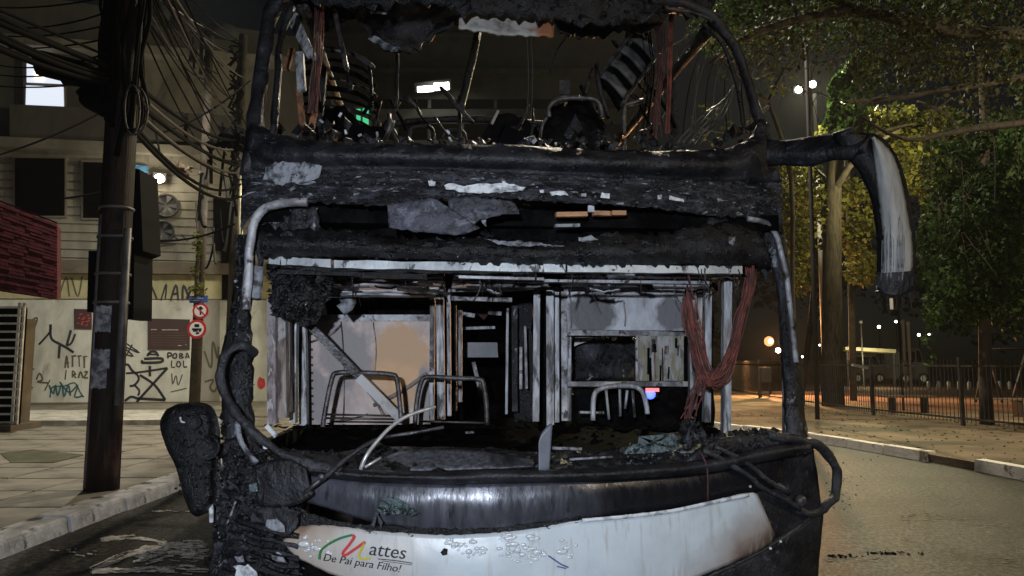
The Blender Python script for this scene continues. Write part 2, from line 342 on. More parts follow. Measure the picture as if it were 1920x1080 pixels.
def spline(p, k):
    out = []; n = len(p)
    for i in range(n - 1):
        a, b, c, d = p[max(i - 1, 0)], p[i], p[i + 1], p[min(i + 2, n - 1)]
        for j in range(k):
            t = j / k
            out.append(.5 * ((2 * b) + (c - a) * t + (2 * a - 5 * b + 4 * c - d) * t * t + (3 * b - a - 3 * c + d) * t ** 3))
    out.append(p[-1]); return out
def resample(pl, n):
    pl = [Vector((a, b)) for a, b in pl]; L = [0]
    for i in range(1, len(pl)): L.append(L[-1] + (pl[i] - pl[i - 1]).length)
    out = []; j = 0
    for i in range(n + 1):
        s = L[-1] * i / n
        while j < len(pl) - 2 and L[j + 1] < s: j += 1
        t = (s - L[j]) / max(1e-9, L[j + 1] - L[j]); out.append(pl[j].lerp(pl[j + 1], t))
    return out
def loft(name, m, top, bot, fn, parent, nx=40, ny=8, thick=.02, amp=0., freq=6., jag=0., smooth=True, label=None, drop=None, kind=None, seed=0, curved=True):
    """sheet between two outlines, bent by fn(px,py,u,t) -> place; solid, with a ragged surface"""
    if curved and len(top) > 2: top = [tuple(q) for q in spline([Vector(a) for a in top], 4)]
    if curved and len(bot) > 2: bot = [tuple(q) for q in spline([Vector(a) for a in bot], 4)]
    T = resample(top, nx); Bo = resample(bot, nx); mb = MB(); grid = []
    for i in range(nx + 1):
        col = []
        for j in range(ny + 1):
            t = j / ny; q = T[i].lerp(Bo[i], t)
            if jag and j in (0, ny):
                q = q + (Bo[i] - T[i]).normalized() * jag * noise.noise(Vector((i * .9 + seed, j * 3.1, seed))) * 2
            p = fn(q.x, q.y, i / nx, t)
            if amp:
                nv = Vector(p) * freq + Vector((seed, 0, 0))
                h = noise.noise(nv) + .6 * noise.noise(nv * 2.3) + .4 * noise.noise(nv * 5.1)
                p = p + Vector((0, 1, 0)) * amp * h + Vector((noise.noise(nv + Vector((9, 0, 0))), 0, noise.noise(nv + Vector((0, 7, 0))))) * amp * .5
            col.append(p)
        grid.append(col)
    mb.v = [p for c in grid for p in c]
    for i in range(nx):
        for j in range(ny):
            if drop and drop(i / nx, (j + .5) / ny): continue
            a = i * (ny + 1) + j; mb.f.append((a, a + 1, a + ny + 2, a + ny + 1))
    tot = Vector((0, 0, 0))
    for f in mb.f: tot += (mb.v[f[1]] - mb.v[f[0]]).cross(mb.v[f[2]] - mb.v[f[1]])
    if tot.y - .35 * tot.z > 0: mb.f = [f[::-1] for f in mb.f]          # outer side faces the street
    o = mb.build(name, m, parent, smooth, label, kind=kind)
    if thick:
        so_ = o.modifiers.new('thickness', 'SOLIDIFY'); so_.thickness = thick; so_.offset = -1
    o_grid[o.name] = grid
    return o
o_grid = {}
def crust(name, m, src, n, lo, hi, parent, out=.0, sq=(1, .6, .8), kind='stuff', u0=0, u1=1):
    g = o_grid[src.name]; mb = MB(); a = len(g) - 1; b = len(g[0]) - 1
    for _ in range(n):
        fu = random.uniform(u0, u1) * a; fv = random.random() * b; i = min(int(fu), a - 1); j = min(int(fv), b - 1); s = fu - i; t = fv - j
        p = g[i][j].lerp(g[i + 1][j], s).lerp(g[i][j + 1].lerp(g[i + 1][j + 1], s), t)
        mb.lump(p + Vector((0, -out, 0)), lo + (hi - lo) * random.random() ** 2.5, sq)
    return mb.build(name, m, parent, False, kind=kind)
def ribbon(mb, pts, wpx, fn, k=5):
    """flat stroke along photo pixels, laid on fn"""
    p2 = spline([Vector((a, b)) for a, b in pts], k) if len(pts) > 2 else [Vector(a) for a in pts]
    n = len(p2); i0 = len(mb.v)
    for i, p in enumerate(p2):
        t = p2[min(i + 1, n - 1)] - p2[max(i - 1, 0)]; t = t.normalized() if t.length > 1e-6 else Vector((1, 0)); q = Vector((-t.y, t.x)) * wpx / 2
        mb.v += [fn(*(p + q)), fn(*(p - q))]
    for i in range(n - 1): a = i0 + 2 * i; mb.f.append((a, a + 1, a + 3, a + 2))
def solid(o, t):
    md = o.modifiers.new('thickness', 'SOLIDIFY'); md.thickness = t; md.offset = 0; return o
def lettering(name, text, m, parent, org, ux, uy, size, fn, shear=0., sub=None):
    """font outline laid on a surface: org in photo pixels, ux/uy directions in photo pixels per em"""
    cu = bpy.data.curves.new('lettering_outline', 'FONT'); cu.body = text; cu.shear = shear; cu.resolution_u = 3
    t = bpy.data.objects.new('lettering_outline', cu); C.objects.link(t)
    me = bpy.data.meshes.new_from_object(t.evaluated_get(bpy.context.evaluated_depsgraph_get()))
    mb = MB()
    for v in me.vertices:
        q = Vector(org) + Vector(ux) * v.co.x * size + Vector(uy) * v.co.y * size; mb.v.append(fn(q.x, q.y))
    mb.f = [tuple(p.vertices) for p in me.polygons]
    bpy.data.objects.remove(t); bpy.data.meshes.remove(me); bpy.data.curves.remove(cu)
    return mb.build(name, m, parent)
def copy(o, parent=None, loc=None):
    c = o.copy(); C.objects.link(c)
    if parent is not None: c.parent = parent
    if loc is not None: c.location = loc
    return c

# ================================================================== THE SETTING
KX = -4.06                                        # kerb face of the left pavement
MB().add([(-160, -40, 0), (160, -40, 0), (160, 260, 0), (-160, 260, 0)], [(0, 1, 2, 3)]).build('road', 'asphalt', kind='structure')
# left plaza: a bed of dark joint with separate slabs on it, kerb stones along the road
PZ = .13
pl = MB().box((KX - 15.3, 14, .05), (30, 36, .1)).build('plaza', 'joint', kind='structure')
slab = None; sz = .92; mats = ['slab']
for i in range(13):
    for j in range(16):
        cx = KX - .32 - sz * (i + .5); cy = 5.2 + sz * j
        if cx / cy < -1.15: continue
        if slab is None:
            slab = MB().add([(-.448, -.448, 0), (.448, -.448, 0), (.448, .448, 0), (-.448, .448, 0), (-.44, -.44, .03), (.44, -.44, .03), (.44, .44, .03), (-.44, .44, .03)],
                            [(4, 5, 6, 7), (0, 1, 5, 4), (1, 2, 6, 5), (2, 3, 7, 6), (3, 0, 4, 7)]).build('slab', 'slab', pl); o = slab
        else: o = copy(slab)
        o.location = (cx, cy, .1 + random.uniform(-.004, .005)); o.rotation_euler = (random.uniform(-.004, .004), random.uniform(-.004, .004), random.uniform(-.006, .006))
far_pl = MB().box((KX - .33 - 13, 5.2 + sz * 16 + 5, .115), (26, 10, .03)).build('plaza_paving', 'slab', kind='structure')
p = gnd(75, 853, PZ + .005); mb = MB()
mb.prism([gnd(20, 868, .132), gnd(100, 868, .132), gnd(158, 853, .132), gnd(60, 843, .132), gnd(0, 850, .132)], (0, 0, .006))
mb.build('dark_patch', 'slab_dark', kind='structure')  # flat patch, darker and more olive than the slabs
kb = empty('kerb', (KX, 4, 0), kind='structure'); stone = None
for k in range(24):
    if stone is None:
        me = MB(); x0, x1, h = -.3, 0, .15
        prof = [(x0, 0), (x0, h), (x1 - .035, h), (x1 - .012, h - .012), (x1, h - .04), (x1 + .02, 0)]
        n = 6
        for (yy, nar) in ((0, .006), (.08, 0), (.5, .003), (.9, 0), (.985, .008)):
            for (a, b) in prof: me.v.append(Vector((KX + a - nar, 4 + yy, b - nar)))
        for r_ in range(4):
            for j in range(n): a = r_ * n + j; b = r_ * n + (j + 1) % n; me.f.append((a, b, b + n, a + n))
        me.f += [tuple(range(n))[::-1], tuple(range(4 * n, 5 * n))]
        stone = me.build('kerb_stone', 'kerb', kb, label=None); o = stone
    else: o = copy(stone)
    o.location = (random.uniform(-.012, .012), k - 1 + random.uniform(-.01, .01), random.uniform(-.012, .008)); o.rotation_euler.z = random.uniform(-.012, .012)
# pale stone step in front of the graffiti wall
a, b, c, d = gnd(-240, 801, .13), gnd(335, 797, .13), gnd(352, 776, .13), gnd(-240, 779, .13)
for q in (a, b, c, d): q.z = .13
MB().prism([a, b, c, d], (0, 0, .12)).build('step', 'step', kind='structure')
# right verge with its white kerb
RK = [(4.2, 20.5), (4.75, 17.6), (5.45, 15.9), (6.05, 14.4), (6.45, 12.4), (6.68, 11.0), (6.85, 9.6), (6.95, 8.0), (7.0, 5.5), (7.0, 2)]
RK = [tuple(v)[:2] for v in spline([Vector((a, b, 0)) for a, b in RK], 5)]
mb = MB(); nn = len(RK)
for (x, y) in RK: mb.v += [Vector((x + .02, y, .115)), Vector((x + 60, y + (20 if y > 20 else 0), .115)), Vector((x + .02, y, 0))]
for i in range(nn - 1): a = 3 * i; mb.f += [(a, a + 3, a + 4, a + 1), (a + 2, a + 5, a + 3, a)]
mb.v += [Vector((4.2, 20.5, .115)), Vector((64.2, 40.5, .115)), Vector((-2, 60, .115)), Vector((66, 60, .115))]
k = len(mb.v); mb.f.append((k - 4, k - 3, k - 1, k - 2))
mb.build('verge', 'dirt', kind='structure')
rk = empty('white_kerb', (6, 12, 0), kind='structure')
L = [0]
for i in range(1, nn): L.append(L[-1] + math.dist(RK[i], RK[i - 1]))
def along(s):
    j = 0
    while j < nn - 2 and L[j + 1] < s: j += 1
    t = (s - L[j]) / (L[j + 1] - L[j]); return Vector((RK[j][0] + (RK[j + 1][0] - RK[j][0]) * t, RK[j][1] + (RK[j + 1][1] - RK[j][1]) * t, 0))
s = 0
while s < L[-1] - 1.0:
    a, b = along(s + .012), along(s + .988); t = (b - a).normalized(); nrm = Vector((t.y, -t.x, 0)); nrm = nrm if nrm.x > 0 else -nrm
    mid = (a + b) / 2
    if not (10.75 < mid.y < 11.5):
        h = .16 + random.uniform(-.015, .01); wb = .15
        MB().hexa([a - nrm * .05, a + nrm * wb, b + nrm * wb, b - nrm * .05] + [q + Vector((0, 0, h)) for q in (a - nrm * .03, a + nrm * wb, b + nrm * wb, b - nrm * .03)]).build('kerb_stone', 'kerb_white', rk)
    else:
        MB().lump(mid + Vector((.15, .2, .05)), .16, (1, 1.4, .5)).lump(mid + Vector((.35, -.2, .08)), .1).build('kerb_rubble', 'kerb_white', rk)
    s += 1.0
# orange clay court beyond the fence, grass strip far off
mb = MB(); mb.add([(12.2, 22, .119), (44, 22, .119), (64, 46, .119), (9.8, 46, .119)], [(0, 1, 2, 3)]); mb.build('court', 'court', kind='structure')
# loose leaves and clods on the verge
mb = MB()
for _ in range(420):
    y = random.uniform(8, 22); x = random.uniform(6.9 - max(0, (y - 11)) * .12, 11); mb.lump((x, y, .12), random.uniform(.01, .05), (1, 1, .5))
mb.build('leaf_litter', 'bark_dark', kind='stuff')
# foam and ash streaks on the road; the foam's pale colour carries wet reflections
mb = MB()
def streak(pts, wd, n, k_=1.):
    for _ in range(n):
        off_ = random.gauss(0, wd * .45); x_ = random.random(); q = resample(pts, 60); i0 = int(x_ * 50); ln_ = random.randint(2, 9); w_ = random.uniform(.7, 3.2) * k_
        up, dn = [], []; zz = .003 + len(mb.f) * .000003
        for i in range(i0, min(60, i0 + ln_) + 1):
            y_ = q[i].y + off_ + 2.2 * noise.noise(Vector((q[i].x * .05, off_, 0))); e = w_ * random.uniform(.3, 1); x2 = q[i].x + random.uniform(-1.5, 1.5)
            up.append(gnd(x2, y_ - e, zz)); dn.append(gnd(x2, y_ + e * .4, zz))
        k = len(mb.v); mb.v += up + dn; m_ = len(up)
        for i in range(m_ - 1): mb.f.append((k + i, k + m_ + i, k + m_ + i + 1, k + i + 1))
streak([(165, 1072), (215, 1052), (262, 1032), (330, 1020), (400, 1022)], 8, 90)
streak([(185, 1012), (250, 1008), (290, 1014), (330, 1024), (400, 1026)], 4, 80)
streak([(250, 1050), (320, 1036), (400, 1042)], 14, 120)
streak([(170, 1072), (280, 1066), (400, 1070)], 8, 60)
streak([(285, 958), (392, 959)], 1, 22, .6); streak([(330, 924), (366, 925)], 2, 14, .7); streak([(90, 1030), (200, 1040)], 8, 10)
mb.build('foam_and_sheen', 'foam_sheen', kind='stuff')
mb = MB()
for (cx, cy, rx, ry, n) in ((1770, 970, 80, 8, 240), (1690, 1012, 30, 4, 70), (1870, 985, 60, 4, 120), (1700, 966, 16, 3, 50), (1880, 1050, 60, 10, 160), (1600, 1050, 60, 5, 70)):
    streak([(cx - rx, cy - ry * .2), (cx, cy + ry * random.uniform(-.3, .3)), (cx + rx, cy + ry * .2)], ry, n // 9, .6)
mb.build('ash_flecks', mat('ash_fleck', (.26, .24, .2), .85, 0, (.1, .095, .08), 12, 8, .42, .6), kind='stuff')
mb = MB()
for (cx, cy, rx, ry, n) in ((1580, 1042, 26, 4, 40), (1670, 1036, 50, 4, 60), (1580, 900, 40, 60, 60)):
    for _ in range(n): mb.lump(gnd(cx + random.gauss(0, rx * .6), cy + random.gauss(0, ry * .5), .006), random.uniform(.004, .02), (1, 1, .5))
mb.build('burnt_scraps', 'char_dark', kind='stuff')

# ================================================================== BUILDINGS
def wallbox(poly_px, off, thick):              # an upright panel on the facade: outline in photo pixels
    return [Wl(a, b, off) for a, b in poly_px], -FN * thick
b1 = empty('graffiti_building', FP, 'long beige two-storey building with graffiti along its white ground floor', 'building')
def fac(name, m, poly, off=0, thick=.3, label=None, parent=None):
    pts, d = wallbox(poly, off, thick); return MB().prism(pts, d).build(name, m, parent or b1, label=label)
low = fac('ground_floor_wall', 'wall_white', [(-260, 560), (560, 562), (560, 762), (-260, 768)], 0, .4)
fac('plinth', 'wall_brown', [(-260, 757), (560, 752), (560, 768), (-260, 775)], .06, .1)
fac('sign_band', 'wall_yellow', [(-260, 510), (560, 514), (560, 561), (-260, 559)], .05, .3)
fac('canopy_band', 'wall_brown', [(-260, 478), (560, 497), (560, 515), (-260, 509)], .35, .6)
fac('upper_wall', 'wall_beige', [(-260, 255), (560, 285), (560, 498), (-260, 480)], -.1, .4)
for k in range(11):                          # moulded courses of the first floor
    y0 = 300 + k * 16
    fac('course', 'wall_beige', [(-260, y0), (560, y0 + 22), (560, y0 + 34), (-260, y0 + 12)], -.05, .06)
fac('ledge', 'wall_beige', [(-260, 243), (560, 283), (560, 300), (-260, 262)], .3, .5)
fac('parapet_panel', 'wall_grey', [(18, 195), (345, 210), (345, 266), (18, 262)], .22, .2)
fac('parapet_panel', 'wall_grey', [(352, 212), (470, 219), (470, 272), (352, 266)], .22, .2)
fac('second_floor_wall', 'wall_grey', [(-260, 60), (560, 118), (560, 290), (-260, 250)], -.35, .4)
fac('second_floor_panel', 'wall_beige', [(250, 92), (480, 112), (480, 222), (250, 205)], -.3, .1)
fac('cornice', 'wall_beige', [(-260, 40), (560, 108), (560, 122), (-260, 60)], .35, .8)
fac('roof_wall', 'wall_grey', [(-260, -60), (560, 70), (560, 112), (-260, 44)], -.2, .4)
for (x0, y0, x1, y1) in ((28, 296, 121, 404), (156, 304, 200, 408), (-110, 290, -20, 400)):
    f = fac('window', 'frame', [(x0 - 4, y0 - 4), (x1 + 4, y0 - 3), (x1 + 4, y1 + 4), (x0 - 4, y1 + 4)], .03, .3)
    fac('shutter', 'shutter', [(x0, y0), (x1, y0 + 1), (x1, y1), (x0, y1)], .05, .06, parent=f)
lw = fac('window', 'frame', [(42, 105), (124, 108), (124, 207), (44, 203)], -.27, .1, label='brightly lit window with a dark transom')
fac('pane', 'win_lit', [(50, 110), (82, 111), (118, 150), (118, 157), (50, 154)], -.24, .04, parent=lw)
fac('pane', 'win_lit', [(49, 160), (119, 163), (120, 203), (48, 199)], -.24, .04, parent=lw)
fac('lit_lamp', 'win_glow', [(64, 134), (80, 134), (82, 150), (66, 150)], -.2, .03, parent=lw)
fac('doorway', 'black', [(400, 372), (448, 372), (448, 562), (416, 562), (416, 470), (400, 470)], .06, .2)
fac('pilaster', 'wall_beige', [(374, 562), (412, 562), (412, 752), (374, 752)], .05, .1)
for (x, y, r_) in ((345, 42, 22), (418, 58, 34), (300, 22, 22)):
    c0 = Wl(x, y, -.3); MB().lathe(c0 - Vector((0, 0, .4)), [(r_ * .02, 0), (r_ * .02, .3), (r_ * .014, .55), (.03, .75)], 14).build('water_tank', 'concrete', b1, True)
# graffiti: paint strokes on the wall, each group of strokes one part
G = lambda px, py: Wl(px, py, .008)
GO = lambda px, py: Wl(px, py, .058)
def graf(m, strokes, wd, label, fn=G):
    mb = MB()
    for s_ in strokes: ribbon(mb, s_, wd * 1.25 * random.uniform(.8, 1.25), fn, 4)
    mb.build('graffiti', m, b1, label=label)
graf('ink', [[(73, 646), (94, 622), (95, 608)], [(95, 608), (96, 634), (112, 645), (125, 652), (138, 661)], [(112, 648), (110, 672)], [(133, 619), (125, 648)], [(125, 648), (134, 643), (141, 626)]], 3.2, 'black zigzag tag beside the pole')
graf('ink', [[(32, 690), (45, 670), (47, 682), (56, 680), (62, 666)], [(34, 689), (64, 692)], [(54, 693), (46, 752)], [(36, 702), (42, 704), (46, 752)], [(34, 650), (43, 653)]], 2.4, 'thin black tag by the grille')
graf('ink_teal', [[(92, 722), (100, 738), (104, 722), (108, 742), (116, 720), (120, 744), (128, 722), (132, 742)], [(112, 716), (130, 736), (146, 722), (140, 744), (156, 742)], [(94, 745), (98, 726), (120, 724), (140, 718), (150, 735), (157, 745)]], 2.6, 'teal scribbled tag')
graf('ink_brown', [[(68, 712), (74, 700), (80, 712), (70, 716), (92, 718)], [(94, 712), (84, 732)]], 2.4, 'small brown tag')
graf('ink_brown', [[(122, 690), (125, 667), (128, 690)], [(121, 682), (130, 680)], [(136, 668), (136, 688)], [(134, 668), (143, 667)], [(148, 668), (149, 688)], [(145, 668), (153, 667)], [(158, 668), (158, 690)], [(155, 669), (164, 668)],
                   [(122, 712), (124, 694)], [(136, 708), (136, 695), (142, 702), (137, 702), (143, 709)], [(147, 709), (151, 697), (156, 709)], [(158, 698), (164, 697), (158, 708), (165, 708)]], 2.2, 'grey block letters beside the pole')
graf('ink', [[(228, 684), (240, 684), (247, 694), (258, 703)], [(236, 700), (262, 698), (314, 690)], [(314, 690), (256, 754)], [(262, 703), (290, 722), (310, 750)], [(258, 747), (310, 750)], [(281, 686), (281, 706)], [(258, 703), (260, 712), (252, 722), (243, 724)], [(252, 722), (261, 732), (259, 742)], [(259, 748), (246, 744), (234, 752)]], 3.6, 'bold black star tag')
graf('ink', [[(231, 640), (262, 662), (232, 650), (250, 668), (230, 662)], [(236, 668), (248, 646)]], 2.4, 'black scrawl beside the pole')
graf('ink', [[(276, 668), (282, 660), (292, 660), (297, 668)], [(276, 664), (297, 665)], [(268, 676), (268, 680), (301, 679), (302, 672), (270, 673)]], 3.4, 'black hat-shaped stencil')
graf('ink', [[(315, 672), (315, 662), (321, 663), (321, 667), (316, 668)], [(326, 664), (324, 670), (330, 671), (331, 664), (326, 663)], [(337, 672), (337, 663), (343, 665), (338, 667), (344, 670), (337, 672)], [(348, 672), (351, 662), (355, 672)], [(349, 669), (354, 669)],
              [(322, 676), (322, 688), (328, 688)], [(334, 677), (331, 684), (335, 688), (339, 683), (335, 677)], [(344, 676), (345, 688), (351, 687)]], 2.0, 'small hand-written block letters under the maroon plaque')
graf('ink_brown', [[(200, 600), (206, 640), (212, 604)], [(216, 632), (226, 610)], [(60, 600), (70, 596), (66, 612)], [(256, 575), (262, 592), (270, 576)]], 2.0, 'faint old tags high on the white wall')
graf('ink_brown', [[(322, 700), (324, 720), (330, 704), (334, 722), (342, 702)], [(320, 735), (350, 728)], [(30, 728), (40, 722), (50, 732), (62, 726)]], 1.8, 'faint scribbles low on the white wall')
graf('ink_brown', [[(383, 658), (396, 690), (399, 640), (408, 672), (410, 650)], [(384, 716), (400, 712), (394, 726), (402, 734), (410, 720)]], 3.2, 'faded tag right of the sign post', lambda a, b: Wl(a, b, .06))
graf('ink', [[(283, 560), (281, 532), (294, 560)], [(302, 562), (312, 532), (310, 560)], [(320, 563), (330, 534), (334, 562)], [(324, 552), (334, 550)], [(342, 562), (344, 535), (356, 562)], [(262, 560), (266, 538)], [(350, 560), (362, 536)]], 3, 'row of black pointed letters on the yellow band', GO)
graf('ink_brown', [[(112, 552), (124, 520), (130, 556)], [(134, 520), (146, 556), (154, 518)], [(118, 500), (132, 506), (146, 498)]], 2.6, 'brown tag on the yellow band by the awning', lambda a, b: Wl(a, b, .06) if b > 512 else Wl(a, b, .36))
graf('ink', [[(292, 448), (302, 440), (312, 450), (324, 442), (336, 452)], [(340, 440), (352, 452)], [(296, 462), (330, 458)]], 2.0, 'thin black scribble under the vents', lambda a, b: Wl(a, b, -.04))
graf('ink_red', [[(490, 708), (486, 716), (488, 726), (494, 722), (492, 710)]], 5, 'orange paint blot', G)
# two round vents, lamp and blue box on the facade
for (x, y, r_, lab) in ((311, 386, .45, 'upper round dark exhaust fan on the beige wall below the wall lamp'), (305, 434, .4, 'lower round exhaust fan on the beige wall above the yellow band')):
    c0 = Wl(x, y, -.05); t = empty('exhaust_fan', c0, lab, 'fan')
    MB().lathe(c0, [(r_, 0), (r_, .12), (r_ * .86, .14), (r_ * .84, .05), (.02, .05)], 20, FN).build('casing', 'dark_metal', t, True)
    mb = MB()
    for k in range(5):
        a_ = k * 1.2566; u_ = FDIR * math.cos(a_) + Vector((0, 0, 1)) * math.sin(a_); v_ = FDIR * -math.sin(a_) + Vector((0, 0, 1)) * math.cos(a_)
        mb.prism([c0 + FN * .08 + u_ * .06, c0 + FN * .08 + u_ * r_ * .8 + v_ * .1, c0 + FN * .1 + u_ * r_ * .8 - v_ * .1], FN * .008)
    mb.build('blade', 'dark_metal', t)
c0 = Wl(299, 334, .5); t = empty('wall_lamp', c0, 'glaring white floodlight on the beige upper wall beside the pole', 'lamp')
MB().box(c0 + FN * -.1 + Vector((0, 0, .06)), (.42, .12, .3), FA).bar(c0 - FN * .1, c0 - FN * .62, .06).build('housing', 'dark_metal', t)
MB().lathe(c0, [(.13, -.02), (.17, .04), (.08, .1)], 14, (FN + Vector((0, 0, -.6))).normalized()).build('lens', 'lamp_warm', t)
lamp('wall_lamp_light', c0 + FN * .4 + Vector((0, 0, -.1)), 70, (1, .88, .62), .12)
c0 = Wl(265, 322, .0); t = MB().box(c0, (.42, .2, .42), FA).lathe(c0 + FN * .1, [(.16, 0), (.16, .02), (.02, .03)], 12, FN).build('meter_box', 'blue_box', label='small blue box on the beige wall left of the wall lamp', cat='box', org=c0)
# plaques on the wall
pts, d = wallbox([(277, 597), (356, 599), (356, 655), (277, 655)], .05, .04)
t = MB().prism(pts, d).build('wall_plaque', 'plaque', org=pts[0], label='dark maroon plaque with faint pale lettering beside the no-entry signs', cat='plaque')
mb = MB()
for (x, y, n) in ((283, 618, 5), (304, 618.5, 14), (334, 655 - 7, 3), (348, 646, 1)):
    for k in range(n): q = x + k * 2.2; ribbon(mb, [(q, y), (q + 1.5, y)], 1.6, lambda a, b: Wl(a, b, .056))
mb.build('lettering', 'wall_white', t, kind='stuff')
mb = MB()
for k in range(6): y = 624 + k * 4.6; ribbon(mb, [(283, y), (350, y + .3)], .5, lambda a, b: Wl(a, b, .056))
mb.build('lettering', 'wall_brown', t, kind='stuff')
pts, d = wallbox([(139, 579), (172, 580), (172, 617), (139, 616)], .05, .04)
t = MB().prism(pts, d).build('red_notice', 'plaque', org=pts[0], label='small dark red notice on the white wall left of the pole', cat='notice')
mb = MB()
for _ in range(16): x = random.uniform(143, 166); y = random.uniform(586, 610); ribbon(mb, [(x, y), (x + random.uniform(2, 6), y + random.uniform(-2, 2))], 2, lambda a, b: Wl(a, b, .056))
mb.build('lettering', 'ink_red', t)

# red awning kiosk with white grille at the left edge
d0 = 15.5
t = empty('kiosk', gnd(10, 800), 'small kiosk with a red slatted awning and white security grille', 'kiosk')
A = lambda px, py, dd=0: at(px, py, d0 + dd)
for k in range(24):
    f0 = k / 24; f1 = (k + .84) / 24
    lt = lambda f: 380 + (560 - 380) * f
    rt = lambda f: 421 + (562 - 421) * f
    off = .45 - .45 * f0
    sh = random.random()
    for q in range(7):
        g0 = max(0, (q - sh) / 6); g1 = min(1, (q + .985 - sh) / 6)
        if g1 - g0 < .01: continue
        X = lambda g: -70 + 177 * g
        Yt = lambda g, f: (354 + 180 * f) * (1 - g) + (421 + 141 * f) * g
        o2 = off + random.uniform(-.012, .012)
        fr = [A(X(g0), Yt(g0, f0), o2), A(X(g1), Yt(g1, f0), o2), A(X(g1), Yt(g1, f1), o2 - .02), A(X(g0), Yt(g0, f1), o2 - .02)]
        MB().hexa(fr + [v + Vector((0, .05, 0)) for v in fr]).build('awning_tile', 'awning', t)
MB().prism([A(-70, 356, .54), A(107, 423, .54), A(107, 562, .1), A(-70, 536, .1)], (0, .03, 0)).build('awning_backing', 'plaque', t)
MB().prism([A(-70, 352, .5), A(107, 420, .5), A(107, 420, 2.4), A(-70, 352, 2.4)], (0, 0, .04)).build('awning_top', 'awning', t)
MB().prism([A(106, 421, .52), A(106, 562, .1), A(112, 560, 2.4), A(112, 430, 2.4)], (.03, 0, 0)).build('awning_side', 'awning', t)
MB().box((A(-25, 570).x, d0 + .72, 1.3), (1.0, .3, 2.4)).build('wall', 'wall_brown', t)
x0 = A(-72, 600).x; x1 = A(29, 600).x; zt = A(10, 570).z
MB().box(((x0 + x1) / 2, d0 + .38, zt / 2 + .05), (x1 - x0 - .04, .03, zt - .2)).build('opening', 'shutter', t)
for k in range(15):
    z = .3 + (zt - .35) * k / 14; MB().box(((x0 + x1) / 2, d0 + .27, z), (x1 - x0, .03, .042)).build('grille_bar', 'grille', t)
for x in (x0, x1 - .03, x1 - .13): MB().box((x, d0 + .3, zt / 2 + .1), (.05, .04, zt - .1)).build('grille_post', 'grille', t)
MB().box(((x0 + x1) / 2, d0 + .5, .16), (x1 - x0 + .1, 1.0, .2)).build('base', 'wall_brown', t)

# tall grey building behind the bus, seen through its burnt-out upper deck
bb = empty('grey_building', (2, 44, 0), 'tall grey concrete block behind the burnt bus with ledges and one strip lamp', 'building')
BD = 44
Q = lambda px, py, dd=0: at(px, py, BD + dd)
def slabq(name, m, x0, y0, x1, y1, dd, th, parent=None, label=None):
    return MB().prism([Q(x0, y1, dd), Q(x1, y1, dd), Q(x1, y0, dd), Q(x0, y0, dd)], (0, th, 0)).build(name, m, parent or bb, label=label)
slabq('wall', 'concrete', 560, -130, 1225, 720, 0, 14)
for (y0, y1, dd) in ((128, 136, -.7), (60, 66, -.3), (-20, -14, -.7)): slabq('ledge', 'concrete', 555, y0, 1230, y1, dd, .9)
for (y0, y1) in ((186, 204), (232, 262), (300, 330)):
    f = slabq('window', 'shutter', 700, y0, 1180, y1, -.02, .2)
    for k in range(7): slabq('mullion', 'concrete', 740 + k * 62, y0 + 1, 746 + k * 62, y1 - 1, -.08, .1, f)
f = slabq('window', 'frame', 664, 200, 696, 244, -.03, .2, label='green lit window')
slabq('pane', 'lamp_green', 680, 203, 691, 240, -.06, .05, f); slabq('pane', 'lamp_green', 668, 204, 676, 232, -.06, .05, f)
lm = empty('strip_lamp', Q(813, 163, -1.6), 'bright white strip lamp glowing on the grey building behind the bus', 'lamp')
MB().bar(Q(778, 166, -1.6), Q(846, 158, -1.6), .5, .4).build('housing', 'dark_metal', lm)
MB().bar(Q(783, 168, -1.75), Q(812, 166, -1.75), .3, .16).bar(Q(814, 163, -1.75), Q(842, 161, -1.75), .4, .16).build('tube', 'lamp_white', lm)
MB().bar(Q(811, 164, -1.4), Q(811, 158, .1), .12).build('bracket', 'dark_metal', lm)
lamp('strip_lamp_light', Q(813, 166, -2.1), 90, (.95, 1, .78), .2)
# ================================================================== STREET FURNITURE, LEFT
pb = gnd(190, 918, .13); pd = pb.y
pt = at(233, -260, pd)
t = empty('utility_pole', pb, 'rusty brown steel utility pole with pasted posters on the near pavement', 'pole')
MB().tube([pb - Vector((0, 0, .05)), pb.lerp(Vector((pb.x, pb.y, pt.z)), .5), Vector((pb.x, pb.y, pt.z))], [.185, .165], 14, .003, 4).build('shaft', 'pole', t, True)
for (px, y0, y1, r_) in ((178, 402, 915, .028), (229, 428, 760, .045)):
    x = at(px, 620, pd - .13).x; MB().tube([(x, pd - .13, max(.13, at(px, y1, pd - .13).z)), (x, pd - .13, at(px, y0, pd - .13).z)], r_, 8, 0, 1).build('conduit', 'conduit', t, True)
for k in range(18):
    a_ = random.uniform(2.2, 7.2); x0 = pb.x + .21 * math.cos(a_); y0 = pb.y + .2 * math.sin(a_); ztop = pt.z; zb_ = at(200, random.uniform(150, 330), pd).z; pts = []
    for j in range(7): f_ = j / 6; pts.append((x0 + random.gauss(0, .03), y0 + random.gauss(0, .03), ztop + (zb_ - ztop) * f_))
    MB().tube(pts, random.uniform(.014, .04), 6, 0, 3).build('cable_run', 'cable', t, True)
for (y, ) in ((446,), (515,), (568,), (392,)): MB().lathe((pb.x, pb.y, at(200, y, pd).z), [(.19, -.015), (.192, 0), (.19, .015)], 16).build('band', 'conduit', t, True)
